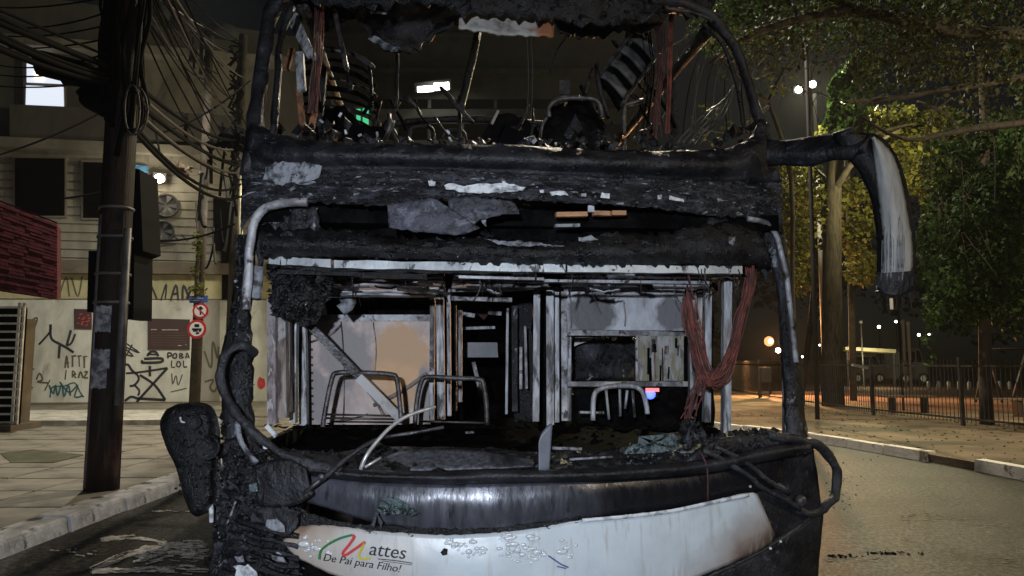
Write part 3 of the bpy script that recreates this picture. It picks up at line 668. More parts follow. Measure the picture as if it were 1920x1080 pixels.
def pstick(px0, py0, px1, py1, m, lab):
    mb = MB(); z0, z1 = at(190, py1, pd - .19).z, at(190, py0, pd - .19).z; n = 8
    for i in range(n + 1):
        x = (at(px0, 620, pd - .19).x) + (at(px1, 620, pd - .19).x - at(px0, 620, pd - .19).x) * i / n
        dx = max(-.98, min(.98, (x - pb.x) / .188)); y = pb.y - math.sqrt(1 - dx * dx) * .188 - .004
        mb.v += [Vector((x, y, z0 + .03 * noise.noise(Vector((i * .7, px0, 0))))), Vector((x, y, z1 + .02 * noise.noise(Vector((i * .9, py0, 3)))))]
    for i in range(n): a = 2 * i; mb.f.append((a, a + 2, a + 3, a + 1))
    solid(mb.build('poster', m, t, label=lab), .004)
pstick(177, 573, 205, 622, 'poster', 'grey pasted bill'); pstick(176, 655, 206, 690, 'poster', 'torn pale bill'); pstick(174, 690, 203, 728, 'poster', 'lower torn bill')
# dark cabinet strapped behind the pole
c0 = at(248, 470, pd + .3)
t = empty('cable_cabinet', c0, 'tall black cabinet strapped to the back of the brown pole', 'cabinet')
MB().prism([at(233, 310, pd + .2), at(262, 318, pd + .2), at(268, 470, pd + .2), at(252, 476, pd + .2), at(250, 598, pd + .2), at(228, 598, pd + .2)], (0, .45, 0)).build('body', 'black', t)
MB().prism([at(166, 470, pd + .2), at(178, 470, pd + .2), at(178, 585, pd + .2), at(163, 585, pd + .2)], (0, .3, 0)).build('side_box', 'black', t)
# cable boxes and drum of spare cable hung at the pole
def splice(pa, pb_, r_, lab):
    t = MB().tube([pa, Vector(pa).lerp(Vector(pb_), .1), Vector(pa).lerp(Vector(pb_), .9), pb_], r_, 10, .004, 2).build('splice_box', 'cable', None, True, lab, 'cable box', org=pa)
splice(at(75, 118, pd - .1), at(168, 142, pd), .15, 'upper black cable joint box hanging left of the brown pole')
splice(at(120, 140, pd - .2), at(205, 150, pd - .1), .12, 'black cable joint box touching the brown pole under the thick cables')
splice(at(172, 178, pd), at(205, 196, pd - .1), .17, 'short black cable box on the left side of the pole')
t = empty('cable_coil', at(250, 210, pd - .1), 'coil of spare black cable hanging right of the brown pole', 'cable coil')
for k in range(7):
    pts = []; cx, cy = 250 + random.uniform(-4, 4), 208 + random.uniform(-5, 5); rx, ry = random.uniform(14, 26), random.uniform(30, 48)
    for j in range(13): a_ = j / 12 * 2 * math.pi; pts.append(at(cx + rx * math.cos(a_), cy + ry * math.sin(a_), pd - .1 + .05 * k - .1))
    MB().tube(pts, .012, 5, 0, 2).build('loop', 'cable' if k % 3 else 'cable_grey', t, True)
# further poles
P2 = gnd(367, 758, .13); P2.y = 21.5; P2.x = at(367, 700, 21.5).x
t = empty('utility_pole', P2, 'slim dark utility pole that carries the round traffic signs', 'pole')
MB().tube([P2, Vector((P2.x, P2.y, at(372, 68, P2.y).z))], [.16, .11], 10, .002, 1).build('shaft', 'bark_dark', t, True)
MB().bar(at(355, 112, P2.y), at(398, 118, P2.y), .12).build('crossarm', 'bark_dark', t)
for x in (358, 366, 386, 394):
    MB().lathe(at(x, 114, P2.y), [(.05, 0), (.07, .1), (.03, .2), (.06, .28), (.02, .36)], 8).build('insulator', 'dark_metal', t, True)
MB().tube([at(362, 70, P2.y), at(364, 130, P2.y)], .04, 6).tube([at(378, 72, P2.y), at(377, 140, P2.y)], .06, 6).build('spar', 'dark_metal', t)
P3 = gnd(432, 745, .13); P3.y = 22.5; P3.x = at(432, 700, 22.5).x
t = empty('utility_pole', P3, 'dark utility pole wrapped in cables close to the left edge of the bus', 'pole')
MB().tube([Vector((P3.x, P3.y, .13)), Vector((P3.x, P3.y, at(432, 66, P3.y).z))], [.19, .13], 10, .002, 1).build('shaft', 'bark_dark', t, True)
MB().tube([(at(441, 700, P3.y - .2).x, P3.y - .2, at(441, 650, P3.y).z), (at(441, 700, P3.y - .2).x, P3.y - .2, at(441, 330, P3.y).z)], .07, 8, 0, 1).build('conduit', 'wall_yellow', t, True)
for k in range(26):
    y = random.uniform(70, 330); x = 432 + random.uniform(-4, 4); mb = MB()
    mb.tube([at(x, y, P3.y - .2), at(x + random.uniform(5, 22), y + random.uniform(5, 20), P3.y - .4), at(x + random.uniform(-3, 6), y + random.uniform(24, 50), P3.y - .2)], .035, 5).build('cable_tail', 'cable', t, True)
# overhead cables (each its own object)
ORD = ['first', 'second', 'third', 'fourth', 'fifth', 'sixth', 'seventh', 'eighth', 'ninth', 'tenth', 'eleventh', 'twelfth', 'thirteenth', 'fourteenth', 'fifteenth', 'sixteenth', 'seventeenth', 'eighteenth', 'nineteenth', 'twentieth', 'twenty-first', 'twenty-second']
CN = {}
def cable(a, b, sag, r_, m='cable', lab='from the left of the thin cables fanning right from the brown pole top', grp='overhead cables on the left', n=7):
    CN[grp] = CN.get(grp, 0) + 1; lab = ORD[CN[grp] - 1] + ' ' + lab
    a = Vector(a); b = Vector(b); pts = [a.lerp(b, i / n) - Vector((0, 0, sag * 4 * (i / n) * (1 - i / n))) for i in range(n + 1)]
    MB().tube(pts, r_, 5, 0, 2, False).build('overhead_cable', m, None, True, lab, 'cable', grp, org=a)
for k in range(22):
    f_ = k / 21
    cable(at(205 + 110 * f_ + random.uniform(-6, 6), -60 + random.uniform(-60, 30), pd + random.uniform(-.3, .3)), at(395 + 70 * f_, 60 + 260 * ((k * 7) % 22) / 22 + random.uniform(-10, 10), 22 + random.uniform(-1, 1)), random.uniform(.05, .45), .016, 'cable' if k % 5 else 'cable_grey')
for k in range(12):
    cable(at(-90, -18 + 6 * k + random.uniform(-8, 8), pd - 2.2), at(205 + random.uniform(-8, 8), 118 + 4 * k + random.uniform(-10, 10), pd - .15), random.uniform(-.02, .1), random.uniform(.012, .034), lab='from the top of the thick black cables left of the brown pole', grp='thick cables left of the pole')
for k in range(9):
    cable(at(-60, -40 + 24 * k, pd + 4), at(215, -60 + 26 * k, pd), random.uniform(.1, .3), .012, lab='from the top of the thin slack cables crossing the upper left facade', grp='thin cables over the facade')
for k in range(8):
    cable(at(222, 130 + 12 * k, pd - .15), at(440 + random.uniform(-6, 20), 268 + 14 * k + random.uniform(-8, 8), 20), random.uniform(.1, .5), random.uniform(.018, .04), 'cable_grey' if k in (1, 4) else 'cable', lab='from the top of the heavy cables sagging from the brown pole to the bus', grp='heavy cables behind the mirror')
for (a, b, s_) in (((0, 290), (200, 205), .1), ((120, 372), (270, 340), .05), ((230, 440), (440, 420), .3), ((280, 205), (300, 290), -.1), ((300, 250), (470, 150), .2)):
    cable(at(a[0], a[1], 20), at(b[0], b[1], 20), s_, .03, lab='of the loose cables strung along the beige facade, counted from the left', grp='loose cables on the facade')
for k in range(14):
    x = 372 + 5.6 * k + random.uniform(-2, 2); y = random.uniform(250, 430)
    cable(at(x, y, 20.5), at(x + random.uniform(-25, 20), y + random.uniform(30, 110), 20.5), random.uniform(-.3, .4), random.uniform(.025, .06), ['cable', 'cable', 'cable_grey'][k % 3], lab='from the left of the cable tails dangling between the two far poles', grp='dangling cable tails')
c0 = at(440, 262, 20.2); mb = MB()
for _ in range(40): mb.lump(c0 + Vector((random.gauss(0, .3), random.gauss(0, .12), random.gauss(0, .13))), random.uniform(.12, .25))
mb.build('cable_bundle', 'cable', None, False, 'thick tangle of black cable hanging beside the burnt upper deck', 'cable bundle', org=c0)
c0 = at(354, 322, 20.8); mb = MB()
for _ in range(12): mb.lump(c0 + Vector((random.gauss(0, .12), random.gauss(0, .08), random.gauss(0, .1))), random.uniform(.06, .16))
mb.build('rag', 'wood', None, False, 'brownish rag bundle caught among the cables right of the wall lamp', 'rag', org=c0)
# creeper with green leaves on the sign pole
def leaves(name, m, clumps, n, size, parent, kind=None, droop=0., fill=1.):
    mb = MB(); wts = [c[1] * c[2] * c[3] for c in clumps]; V = mb.v; Fc = mb.f
    for _ in range(n):
        c = random.choices(clumps, wts)[0]
        while True:
            q = Vector((random.uniform(-1, 1), random.uniform(-1, 1), random.uniform(-1, 1)))
            if q.length <= 1 and (q.length > .45 or random.random() < .35): break
        p = c[0] + Vector((q.x * c[1], q.y * c[2], q.z * c[3]))
        if noise.noise(p * 1.1) < -.12 * fill and random.random() < .85: continue
        s_ = size * (.4 + 1.1 * random.random() ** 1.6); u_ = Vector((random.gauss(0, 1), random.gauss(0, 1), random.gauss(0, .6) - droop)).normalized()
        v_ = u_.orthogonal().normalized(); v_ = (Matrix.Rotation(random.uniform(0, 6.28), 3, u_) @ v_) * s_ * .3
        k = len(V); V += [p - u_ * s_ * .5, p + v_ - u_ * s_ * .08, p + u_ * s_ * .5, p - v_ - u_ * s_ * .05]; Fc.append((k, k + 1, k + 2, k + 3))
    return mb.build(name, m, parent, kind=kind)
t = empty('creeper', at(374, 545, 21.1), 'green creeper growing up the sign pole above the blue street plate', 'plant')
leaves('leaves', 'leaf_yellow', [(at(373, 540, 21.1), .3, .2, .22), (at(368, 480, 21.1), .14, .15, .9)], 260, .16, t)
MB().tube([at(369, 560, 21.2), at(372, 480, 21.2), at(368, 380, 21.2)], .03, 5).build('stem', 'twig', t)
leaves('flower_ball', 'leaf_olive', [(at(368, 508, 21.0), .2, .18, .16)], 60, .16, t)
# signs
def round_sign(px, py, rpx, dd, lab, marks, name):
    c = at(px, py, dd); r_ = rpx / F * dd * 1.0; t = empty(name, c, lab, 'sign'); ax = Vector((0, -1, 0))
    MB().lathe(c, [(r_, -.01), (r_, .01)], 28, ax).build('rim', 'sign_red', t)
    MB().lathe(c, [(r_ * .74, .012), (r_ * .74, .016)], 28, ax).build('face', 'sign_white', t)
    mb = MB()
    for s_ in marks[0]: ribbon(mb, [(px + a * rpx, py + b * rpx) for a, b in s_], rpx * .2, lambda a, b: at(a, b, dd - .02), 3)
    mb.build('symbol', 'ink', t)
    if marks[1]:
        mb = MB()
        for s_ in marks[1]: ribbon(mb, [(px + a * rpx, py + b * rpx) for a, b in s_], rpx * .16, lambda a, b: at(a, b, dd - .023), 3)
        mb.build('slash', 'sign_red', t)
    MB().bar(c + Vector((0, .01, 0)), c + Vector((0, .3, 0)), .05, up=Vector((0, 0, 1))).build('bracket', 'conduit', t)
round_sign(376, 583, 15, 21.1, 'smaller red-ringed sign with a slashed arrow below the blue plate', ([[(0, .5), (0, -.45)], [(-.25, -.2), (0, -.5), (.25, -.2)]], [[(-.5, -.5), (.5, .5)]]), 'no_turn_sign')
round_sign(369, 617, 18, 20.9, 'larger white sign with a red ring and dark vehicle symbols', ([[(-.25, -.42), (.25, -.42)], [(-.25, -.3), (.25, -.3)], [(-.5, .02), (.5, .02)], [(-.4, .18), (.1, .16)], [(.2, .18), (.45, .18)], [(-.1, .45), (.25, .4)]], []), 'no_trucks_sign')
c0 = at(372, 561, 21.1); t = empty('street_plate', c0, 'blue street name plate on the sign pole', 'sign')
MB().prism([at(355, 555, 21.1), at(389, 554, 21.1), at(389, 567, 21.1), at(355, 568, 21.1)], (0, .03, 0)).build('plate', 'sign_blue', t)
mb = MB()
for k in range(6): ribbon(mb, [(358 + 4 * k, 559), (361 + 4 * k, 559)], 1.2, lambda a, b: at(a, b, 21.08))
ribbon(mb, [(358, 563.5), (374, 563)], 1.4, lambda a, b: at(a, b, 21.08)); mb.build('lettering', 'wall_white', t)

# added street lamps, mostly out of view, whose light falls on plaza and road
def added_street_lamp(x, y, h, armx, lab, watts, col, m='lamp_warm', aim=(0, 0), cone=140):
    t = empty('added_street_lamp', (x, y, .1), lab, 'street lamp', 'added street lamps')
    MB().tube([(x, y, .1), (x, y, h - .4), (x + armx * .3, y, h), (x + armx, y, h + .1)], .06, 8).build('post', 'dark_metal', t, True)
    MB().box((x + armx, y, h + .1), (.5, .22, .12)).build('head', 'dark_metal', t)
    MB().box((x + armx, y, h + .03), (.4, .17, .03)).build('lens', m, t)
    lamp('added_street_lamp_light', (x + armx, y, h - .12), watts, col, .15, 'SPOT', (x + armx + aim[0], y + aim[1], 0), cone, .5)
added_street_lamp(-13.4, 16.6, 12.4, 5.6, 'unseen very tall street lamp on the plaza behind the kiosk, assumed for the light on wall and plaza', 3500, (1, .95, .82), aim=(-1.5, 1.5), cone=118)  # assumed lamp placed out of view to light the wall and plaza
added_street_lamp(-4.7, 22.2, 7.6, -2.5, 'assumed tall street lamp at the kerb behind the bus, added to light the graffiti wall', 560, (1, .94, .78), aim=(-2.5, .5), cone=104)  # assumed lamp behind the bus, for the light on the wall
added_street_lamp(9.4, -4.5, 8.6, -2.0, 'assumed tall street lamp on the right verge beside the road, unseen behind the camera', 1300, (1, .83, .6), aim=(1, 12), cone=100)  # assumed lamp out of view, for the light on the near road
added_street_lamp(7.75, 19.0, 14.0, -4.4, 'very tall thin street lamp on the verge behind the bus, added to light the road and kerb', 5600, (1, .86, .66), aim=(2.2, -6), cone=112)  # added lamp, head out of view; its post overlaps the thin trunk
added_street_lamp(15.5, 10.0, 6.4, -1.2, 'unseen street lamp inside the park beyond the right edge, added to light the kerb and trees', 2800, (1, .84, .54), aim=(-6.5, 5), cone=124)  # added out of view to brighten the white kerb and the trees

# ================================================================== PARK ON THE RIGHT
fn_ = empty('park_fence', (10.35, 17.2, .115), 'long dark grey picket fence between the dirt verge and the park', 'fence')
FL = [(11.6, 9.2), (11.1, 13.1), (10.35, 17.2), (9.9, 20.5), (9.75, 25.0), (10.1, 30.5), (10.6, 36.0)]
bar0 = None; cnt = 0
for i in range(len(FL) - 1):
    a = Vector((*FL[i], .115)); b = Vector((*FL[i + 1], .115)); h = 1.5
    MB().box(a + Vector((0, 0, h / 2 + .03)), (.075, .075, h + .06)).build('post', 'fence', fn_)
    for zz in (.16, 1.36): MB().bar(a + Vector((0, 0, zz)), b + Vector((0, 0, zz)), .045, .03, Vector((1, 0, 0))).build('rail', 'fence', fn_)
    n = int((b - a).length / .125)
    for k in range(1, n):
        p = a.lerp(b, k / n)
        if bar0 is None: bar0 = MB().lathe(ORG[fn_.name] + Vector((0, 0, .07)), [(.009, 0), (.009, 1.42), (.002, 1.45)], 6).build('picket', 'fence', fn_); o = bar0
        elif cnt < 290: o = copy(bar0)
        else: break
        o.location = p - ORG[fn_.name]; cnt += 1
MB().bar(at(1598, 684, 20.4), at(1627, 690, 20.4), .07).build('rail', 'pale_post', fn_, label='pale bent rail end')

def tube_lamp(px, py, d, rpx, m, watts, col, lab, name='park_lamp', base=True, post=None):
    c = at(px, py, d); r_ = rpx / F * d; t = empty(name, Vector((c.x, d, .1)), lab, 'lamp')
    MB().lathe(c, [(r_ * .3, -r_), (r_ * .85, -r_ * .6), (r_, 0), (r_ * .85, r_ * .6), (r_ * .3, r_)], 12).build('globe', m, t, True)
    MB().tube([(c.x, d, .1), (c.x, d, c.z - r_)], .03, 6, 0, 1).build('post', post or 'black', t)
    if m == 'lamp_orange': MB().lathe(c + Vector((0, -r_ * .96, 0)), [(r_ * .42, 0), (r_ * .4, .03), (r_ * .1, .06)], 12, Vector((0, -1, 0))).build('bulb', 'lamp_warm', t, True)
    if watts: lamp('park_lamp_light', c + Vector((0, -r_ - .25, -.1)), watts, col, .2, 'SPOT', c + Vector((-.6, -7, -2.6)), 150, .6)
tube_lamp(1442, 640, 34, 9, 'lamp_orange', 4200, (1, .45, .16), 'orange glowing park lamp seen beside the right windscreen pillar')  # globe enlarged and coloured orange to carry the glow round the lamp
tube_lamp(1459, 657, 38, 4.5, 'lamp_warm', 500, (1, .62, .32), 'small yellowish park lamp just right of the orange one')
tube_lamp(1648, 613, 52, 2.8, 'lamp_white', 0, 0, 'greenish white far lamp between the trunk and the hanging mirror')
tube_lamp(1680, 603, 58, 2.2, 'lamp_white', 0, 0, 'small far white lamp above the tall white masts')
tube_lamp(1723, 628, 56, 2.6, 'lamp_white', 0, 0, 'far white lamp left of the leaning creeper')
tube_lamp(1742, 627, 60, 1.8, 'lamp_white', 0, 0, 'tiniest far white lamp right of the leaning creeper')
tube_lamp(1504, 669, 46, 2.0, 'lamp_white', 0, 0, 'tiny white lamp low beside the bus pillar')
tube_lamp(1537, 647, 50, 1.6, 'lamp_white', 0, 0, 'tiny white lamp just left of the large trunk')
c0 = at(1672, 345, 22.6); t = empty('park_lamp', Vector((c0.x, 22.6, .1)), 'assumed tall slim park lamp half hidden behind the hanging bus mirror, added to light the foliage', 'lamp')  # assumed lamp set on a banded mast, added to brighten the tree crowns
MB().tube([(c0.x, 22.6, .1), c0 - Vector((0, 0, .2))], .035, 6, 0, 1).build('post', 'black', t)
MB().lathe(at(1672, 580, 22.6) , [(.05, 0), (.05, .34)], 8).build('band', 'sign_white', t)
MB().lathe(c0, [(.06, -.2), (.16, -.12), (.18, 0), (.14, .12), (.05, .18)], 12).build('globe', 'lamp_white', t, True)
lamp('park_lamp_light', c0 + Vector((0, 0, .4)), 600, (1, .86, .42), .2)  # light of the assumed lamp behind the mirror
# twin floodlight mast
c0 = at(1526, 200, 30); t = empty('floodlight_mast', Vector((c0.x, 30, .1)), 'tall pale mast with two bright floodlights among the trees', 'floodlight')
MB().tube([(c0.x, 30, .1), at(1527, 176, 30)], [.12, .08], 8, 0, 1).build('post', 'pale_post', t, True)
MB().bar(at(1494, 172, 30.05), at(1530, 160, 30.05), .08).build('crossarm', 'dark_metal', t)
for (x, y) in ((1497, 168), (1523, 158)):
    c = at(x, y, 29.85); h_ = MB().box(c + Vector((0, .12, .02)), (.38, .16, .3)).build('lamp_head', 'dark_metal', t)
    MB().lathe(c, [(.13, 0), (.15, .04), (.05, .07)], 14, Vector((0, -1, -.3))).build('lens', 'lamp_white', h_)
lamp('floodlight_light', at(1515, 172, 29.0), 6500, (1, .9, .55), .25, 'SPOT', at(1640, 420, 16), 165, .3)
for (x, y0, y1, d, lab, m) in ((1693, 606, 690, 40, 'first of two tall white masts in the park behind the fence', 'pale_post'), (1703, 610, 700, 38, 'second tall white mast, right of its twin', 'pale_post'), 
                           (1600, 618, 700, 36, 'thin grey mast right of the big tree trunk', 'fence'), (1614, 606, 690, 44, 'thinner grey mast beyond the fence', 'fence')):
    a = at(x, y0, d); t = empty('mast', (a.x, d, .1), lab, 'mast')
    MB().tube([(a.x, d, .1), a], .07 if m == 'pale_post' else .05, 6, 0, 1).build('post', m, t)
    MB().lathe(a, [(.1, 0), (.1, .12), (.03, .2)], 8).build('cap', 'pale_post', t)
    if x == 1668: MB().lathe(at(x, 582, d), [(.08, 0), (.08, .5)], 8).build('band', 'sign_white', t)
# parked pale vehicles and shelter roof far in the park
def van(px0, px1, py0, py1, d, m, lab):
    a = at(px0, py1, d); b = at(px1, py0, d); zb = .14; L_ = b.x - a.x; H = b.z - zb; t = empty('parked_van', ((a.x + b.x) / 2, d, .119), lab, 'van')
    P = lambda u, z: Vector((a.x + L_ * u, d, zb + H * z))
    MB().prism([P(0, .18), P(0, .9), P(.03, 1), P(.72, 1), P(.86, .62), P(.98, .5), P(1, .18)], (0, 1.9, 0)).build('body', m, t)
    MB().prism([P(.6, .62), P(.6, .92), P(.71, .92), P(.82, .62)], (0, -.02, 0)).build('window', 'black', t)
    MB().prism([P(.1, .62), P(.1, .9), P(.55, .9), P(.55, .62)], (0, -.02, 0)).build('window', 'black', t)
    for u in (.18, .8):
        wh = MB().lathe(P(u, .18) + Vector((0, .2, .02)), [(.36, 0), (.36, .24), (.2, .26)], 14, Vector((0, -1, 0))).build('wheel', 'tyre', t)
        MB().lathe(P(u, .18) + Vector((0, -.04, .02)), [(.2, 0), (.2, .03), (.05, .05)], 10, Vector((0, -1, 0))).build('rim', 'grille', wh)
van(1688, 1738, 652, 690, 46, 'wall_grey', 'dull grey van parked beyond the park trees')
van(1596, 1660, 664, 696, 50, 'wall_brown', 'dark van parked under the long pale roof')
t = empty('shelter', (at(1640, 690, 44).x, 44, .119), 'long open shelter with a pale yellowish roof far beyond the fence', 'shelter')
MB().prism([at(1585, 650, 44), at(1680, 655, 44), at(1680, 662, 44), at(1585, 656, 44)], (0, 2.4, 0)).build('roof', 'wall_yellow', t)
for x in (1588, 1676): MB().tube([(at(x, 690, 44.3).x, 44.3, .119), at(x, 658, 44.3)], .06, 6, 0, 1).build('post', 'dark_metal', t)
lamp('shelter_light', at(1640, 668, 42.5), 260, (1, .9, .55), .2)  # added light under the shelter roof, no lamp stands there
# low wall, benches, swing
def bench(px, py, wpx, d, lab):
    c = gnd(px, py, .12); c = Vector((at(px, py, d).x, d, .12)); W_ = wpx / F * d; t = empty('park_bench', c, lab, 'bench')
    for k in range(3): MB().box(c + Vector((0, -.18 + .18 * k, .46)), (W_, .14, .04)).build('slat', 'wood', t)
    for sx in (-.3, .3): MB().box(c + Vector((W_ * sx, 0, .21)), (.07, .3, .43)).build('leg', 'dark_metal', t)
bench(1703, 750, 100, 21.5, 'long wooden bench behind the middle fence section')
bench(1880, 757, 90, 20, 'wooden bench behind the fence at the right edge')
sw = empty('swing_frame', (at(1858, 730, 27).x, 27, .119), 'pale A-shaped swing frame in the park at the right', 'swing')
for (x0, x1, dd) in ((1850, 1828, 0), (1851, 1878, 0), (1925, 1896, 2.5), (1926, 1950, 2.5)):
    a = at(x0, 655, 27 + dd * .5); b = at(x1, 735, 27 + dd * .2); b.z = .12; MB().tube([a, b], .045, 6, 0, 1).build('leg', 'dark_metal', sw, True)
MB().tube([at(1850, 655, 27), at(1926, 655, 28.2)], .05, 6, 0, 1).build('beam', 'dark_metal', sw, True)
t = empty('litter_bin', (at(1435, 740, 31).x, 31, .12), 'dark square litter bin on two legs seen through the empty windscreen', 'bin')
MB().box((at(1435, 740, 31).x, 31, 1.05), (.42, .4, .62)).build('box', 'dark_metal', t)
for s_ in (-.17, .17): MB().box((at(1435, 740, 31).x + s_, 31, .43), (.05, .05, .64)).build('leg', 'dark_metal', t)
for k in range(9):
    x = 1740 + k * 19; c = at(x, 700, 40); MB().lathe((c.x, 40, .119), [(.1, 0), (.1, .34), (.07, .42), (.02, .45)], 8).build('bollard', 'grille', None, True, ORD[k] + ' from the left of the short white bollards far behind the fence', 'bollard', 'white bollards in the park', org=(c.x, 40, .119))
# hedge and back wall of the park
mb = MB(); a = at(1240, 700, 62); b = at(2300, 700, 62)
t = MB().box(((a.x + b.x) / 2, 63, .9), (b.x - a.x, .3, 1.7)).build('park_wall', 'wall_brown', org=((a.x + b.x) / 2, 63, .05), label='low brown wall at the far end of the park', cat='wall')

# ---- trees
def limb(pts, r0, r1): return MB().tube(pts, [r0, r1], 8, .01, 3)
def tree(name, lab, base, trunk_pts, r0, r1, limbs, crowns, bark='bark'):
    t = empty(name, base, lab, 'tree')
    limb(trunk_pts, r0, r1).build('trunk', bark, t, True)
    if limbs:
        for (pts, a, b) in limbs: MB().tube(pts, [a, b], 6, .01, 3).build('limb', bark, t, True)
    for (m, cl, n, size, droop) in crowns: leaves('crown', m, cl, n, size, t, droop=droop)
    return t
def K(px, py, d, rx, rz, ry=None):           # a clump of crown: pixel centre, pixel radii
    return (at(px, py, d), rx / F * d, (ry if ry else rx / F * d), rz / F * d)
g1 = gnd(1560, 766, .115); d1 = 25.
T1 = lambda px, py, dd=0: at(px, py, d1 + dd)
tree('park_tree', 'large tree with a thick straight trunk and yellow-green crown behind the fence', Vector((T1(1561, 760).x, d1, .115)),
     [Vector((T1(1562, 760).x, d1, .05)), T1(1561, 700), T1(1560, 560), T1(1561, 420), T1(1563, 330), T1(1566, 270)], .4, .24,
     [([T1(1562, 360), T1(1610, 290, -1), T1(1690, 240, -2)], .16, .05), ([T1(1562, 350), T1(1520, 310, 1), T1(1500, 280, 1)], .12, .04), ([T1(1565, 300), T1(1640, 250), T1(1720, 230, -1)], .13, .04),
      ([T1(1562, 760), T1(1585, 766, -.6)], .2, .05), ([T1(1562, 760), T1(1540, 768, -.5)], .2, .05)],
     [('leaf_yellow', [K(1510, 400, 25.5, 48, 90), K(1600, 410, 26, 40, 80), K(1660, 250, 26, 75, 55), K(1720, 300, 25, 70, 70), K(1600, 260, 27, 70, 50), K(1500, 500, 26, 30, 60), K(1620, 500, 27, 40, 40), K(1760, 260, 24, 60, 60), K(1790, 360, 25, 60, 80), K(1480, 330, 26, 30, 50)], 24000, .2, .7)])
MB_ = Vector((T1(1524, 700).x, 26.2, .115))
tree('park_tree', 'thin dark tree just left of the thick straight trunk', MB_, [MB_, at(1525, 560, 26.2), at(1527, 420, 26.2), at(1522, 330, 26.2)], .12, .07, None, [('leaf_olive', [K(1524, 350, 26.2, 30, 50)], 500, .25, .3)], 'bark_dark')
b3 = Vector((at(1598, 700, 28.2).x, 28.2, .115))
tree('park_tree', 'bright green creeper-clad tree beside the twin floodlights', b3, [b3, at(1592, 400, 28.2), at(1580, 150, 28.2)], .14, .09, [([at(1590, 300, 28.2), at(1565, 210, 27.6)], .08, .03)],
     [('leaf_green', [K(1592, 186, 25.2, 40, 60), K(1580, 228, 25.0, 34, 36), K(1616, 140, 25.4, 36, 44), K(1600, 260, 25.0, 40, 30)], 8000, .22, 1.0)], 'bark_dark')
b4 = Vector((at(1846, 740, 17.5).x, 17.5, .115))
T4 = lambda px, py, dd=0: at(px, py, 17.5 + dd)
tree('park_tree', 'dense dark tree with hanging vines at the right edge', b4, [b4, T4(1846, 560), T4(1850, 350), T4(1842, 100)], .15, .1,
     [([T4(1846, 500), T4(1800, 430, -.6), T4(1760, 400, -1)], .1, .03), ([T4(1848, 400), T4(1900, 300, -.6), T4(1950, 240, -1)], .12, .04), ([T4(1850, 300), T4(1780, 220), T4(1720, 190)], .1, .03)],
     [('leaf_dark', [K(1840, 450, 17.5, 110, 150), K(1800, 560, 17, 60, 70), K(1900, 560, 18, 90, 80), K(1890, 300, 17, 70, 100), K(1780, 330, 17, 50, 90), K(1730, 480, 17.5, 30, 70)], 22000, .15, .7),
      ('leaf_green', [K(1775, 520, 16.2, 38, 50), K(1750, 580, 16.2, 20, 40), K(1900, 330, 16, 30, 120), K(1912, 130, 16, 24, 80), K(1742, 640, 16.5, 14, 50), K(1770, 430, 16.2, 26, 50), K(1830, 380, 16.0, 40, 60), K(1880, 470, 15.8, 40, 60), K(1800, 260, 16.2, 34, 60)], 7000, .14, 1.0)], 'bark_dark')
b5 = Vector((13.5, 12.5, .115))
def hang(n, x0, x1, y0, y1, d, Lmin, Lmax):
    out = []
    for _ in range(n):
        x = random.uniform(x0, x1); y = random.uniform(y0, y1); dx = random.uniform(-70, 70); L_ = random.uniform(Lmin, Lmax); dd = d + random.uniform(-1.2, 1.2)
        out.append(([at(x, y, dd), at(x + dx * .7, y + L_ * .2, dd), at(x + dx, y + L_ * .55, dd + .3), at(x + dx * random.uniform(.6, 1.3), y + L_, dd + .3)], .01, .003))
    return out
T5 = lambda px, py, dd=0: at(px, py, 12.5 + dd)
t5 = tree('park_tree', 'wide dark canopy tree reaching over the bus from the right', b5, [b5, Vector((13.2, 12.4, 4)), Vector((12.2, 12.2, 7)), Vector((10, 12, 9.2))], .5, .25,
     [([Vector((12.2, 12.2, 7)), T5(1800, 60), T5(1600, 20), T5(1420, 60), T5(1330, 120)], .16, .03), ([Vector((12.2, 12.2, 7)), T5(1700, 180, 1), T5(1580, 190, 1)], .09, .02), ([T5(1600, 20), T5(1500, -30), T5(1300, -20)], .1, .03), ([Vector((12.2, 12.2, 6)), T5(1830, 240), T5(1700, 262), T5(1610, 215)], .08, .015)],
     [('leaf_olive', [K(1600, 40, 12.5, 200, 70, 2), K(1800, 60, 12.2, 160, 80, 2), K(1450, 60, 13, 110, 70, 2), K(1850, 180, 12.5, 90, 60, 1.5), K(1700, 120, 13.5, 90, 60, 1.2), K(1890, 60, 12, 90, 110, 1.5), K(1700, 60, 12, 120, 60, 1)], 8000, .1, .7),
      ('leaf_dark', [K(1650, -40, 12.5, 320, 90, 2.5), K(1400, 10, 13, 120, 60, 2)], 9000, .12, .4)], 'bark_dark')
mb = MB()
for (pts, a, b) in hang(38, 1440, 1910, -10, 210, 12.4, 40, 190) + hang(12, 1280, 1420, 0, 140, 13, 60, 160): mb.tube(pts, [a, b], 5, 0, 3)
for _ in range(30):
    x = random.uniform(1620, 1860); y = random.uniform(300, 470); mb.tube([at(x, y, 13), at(x + random.uniform(-26, 26), y + random.uniform(-30, 10), 13), at(x + random.uniform(-60, 60), y + random.uniform(20, 110), 13.4)], [.007, .003], 5, 0, 3)
mb.build('twigs', 'twig', t5, True, kind='stuff')
b6 = Vector((at(1360, 700, 14.8).x + 2.2, 17, .115))
T6 = lambda px, py, dd=0: at(px, py, 12.6 + dd)
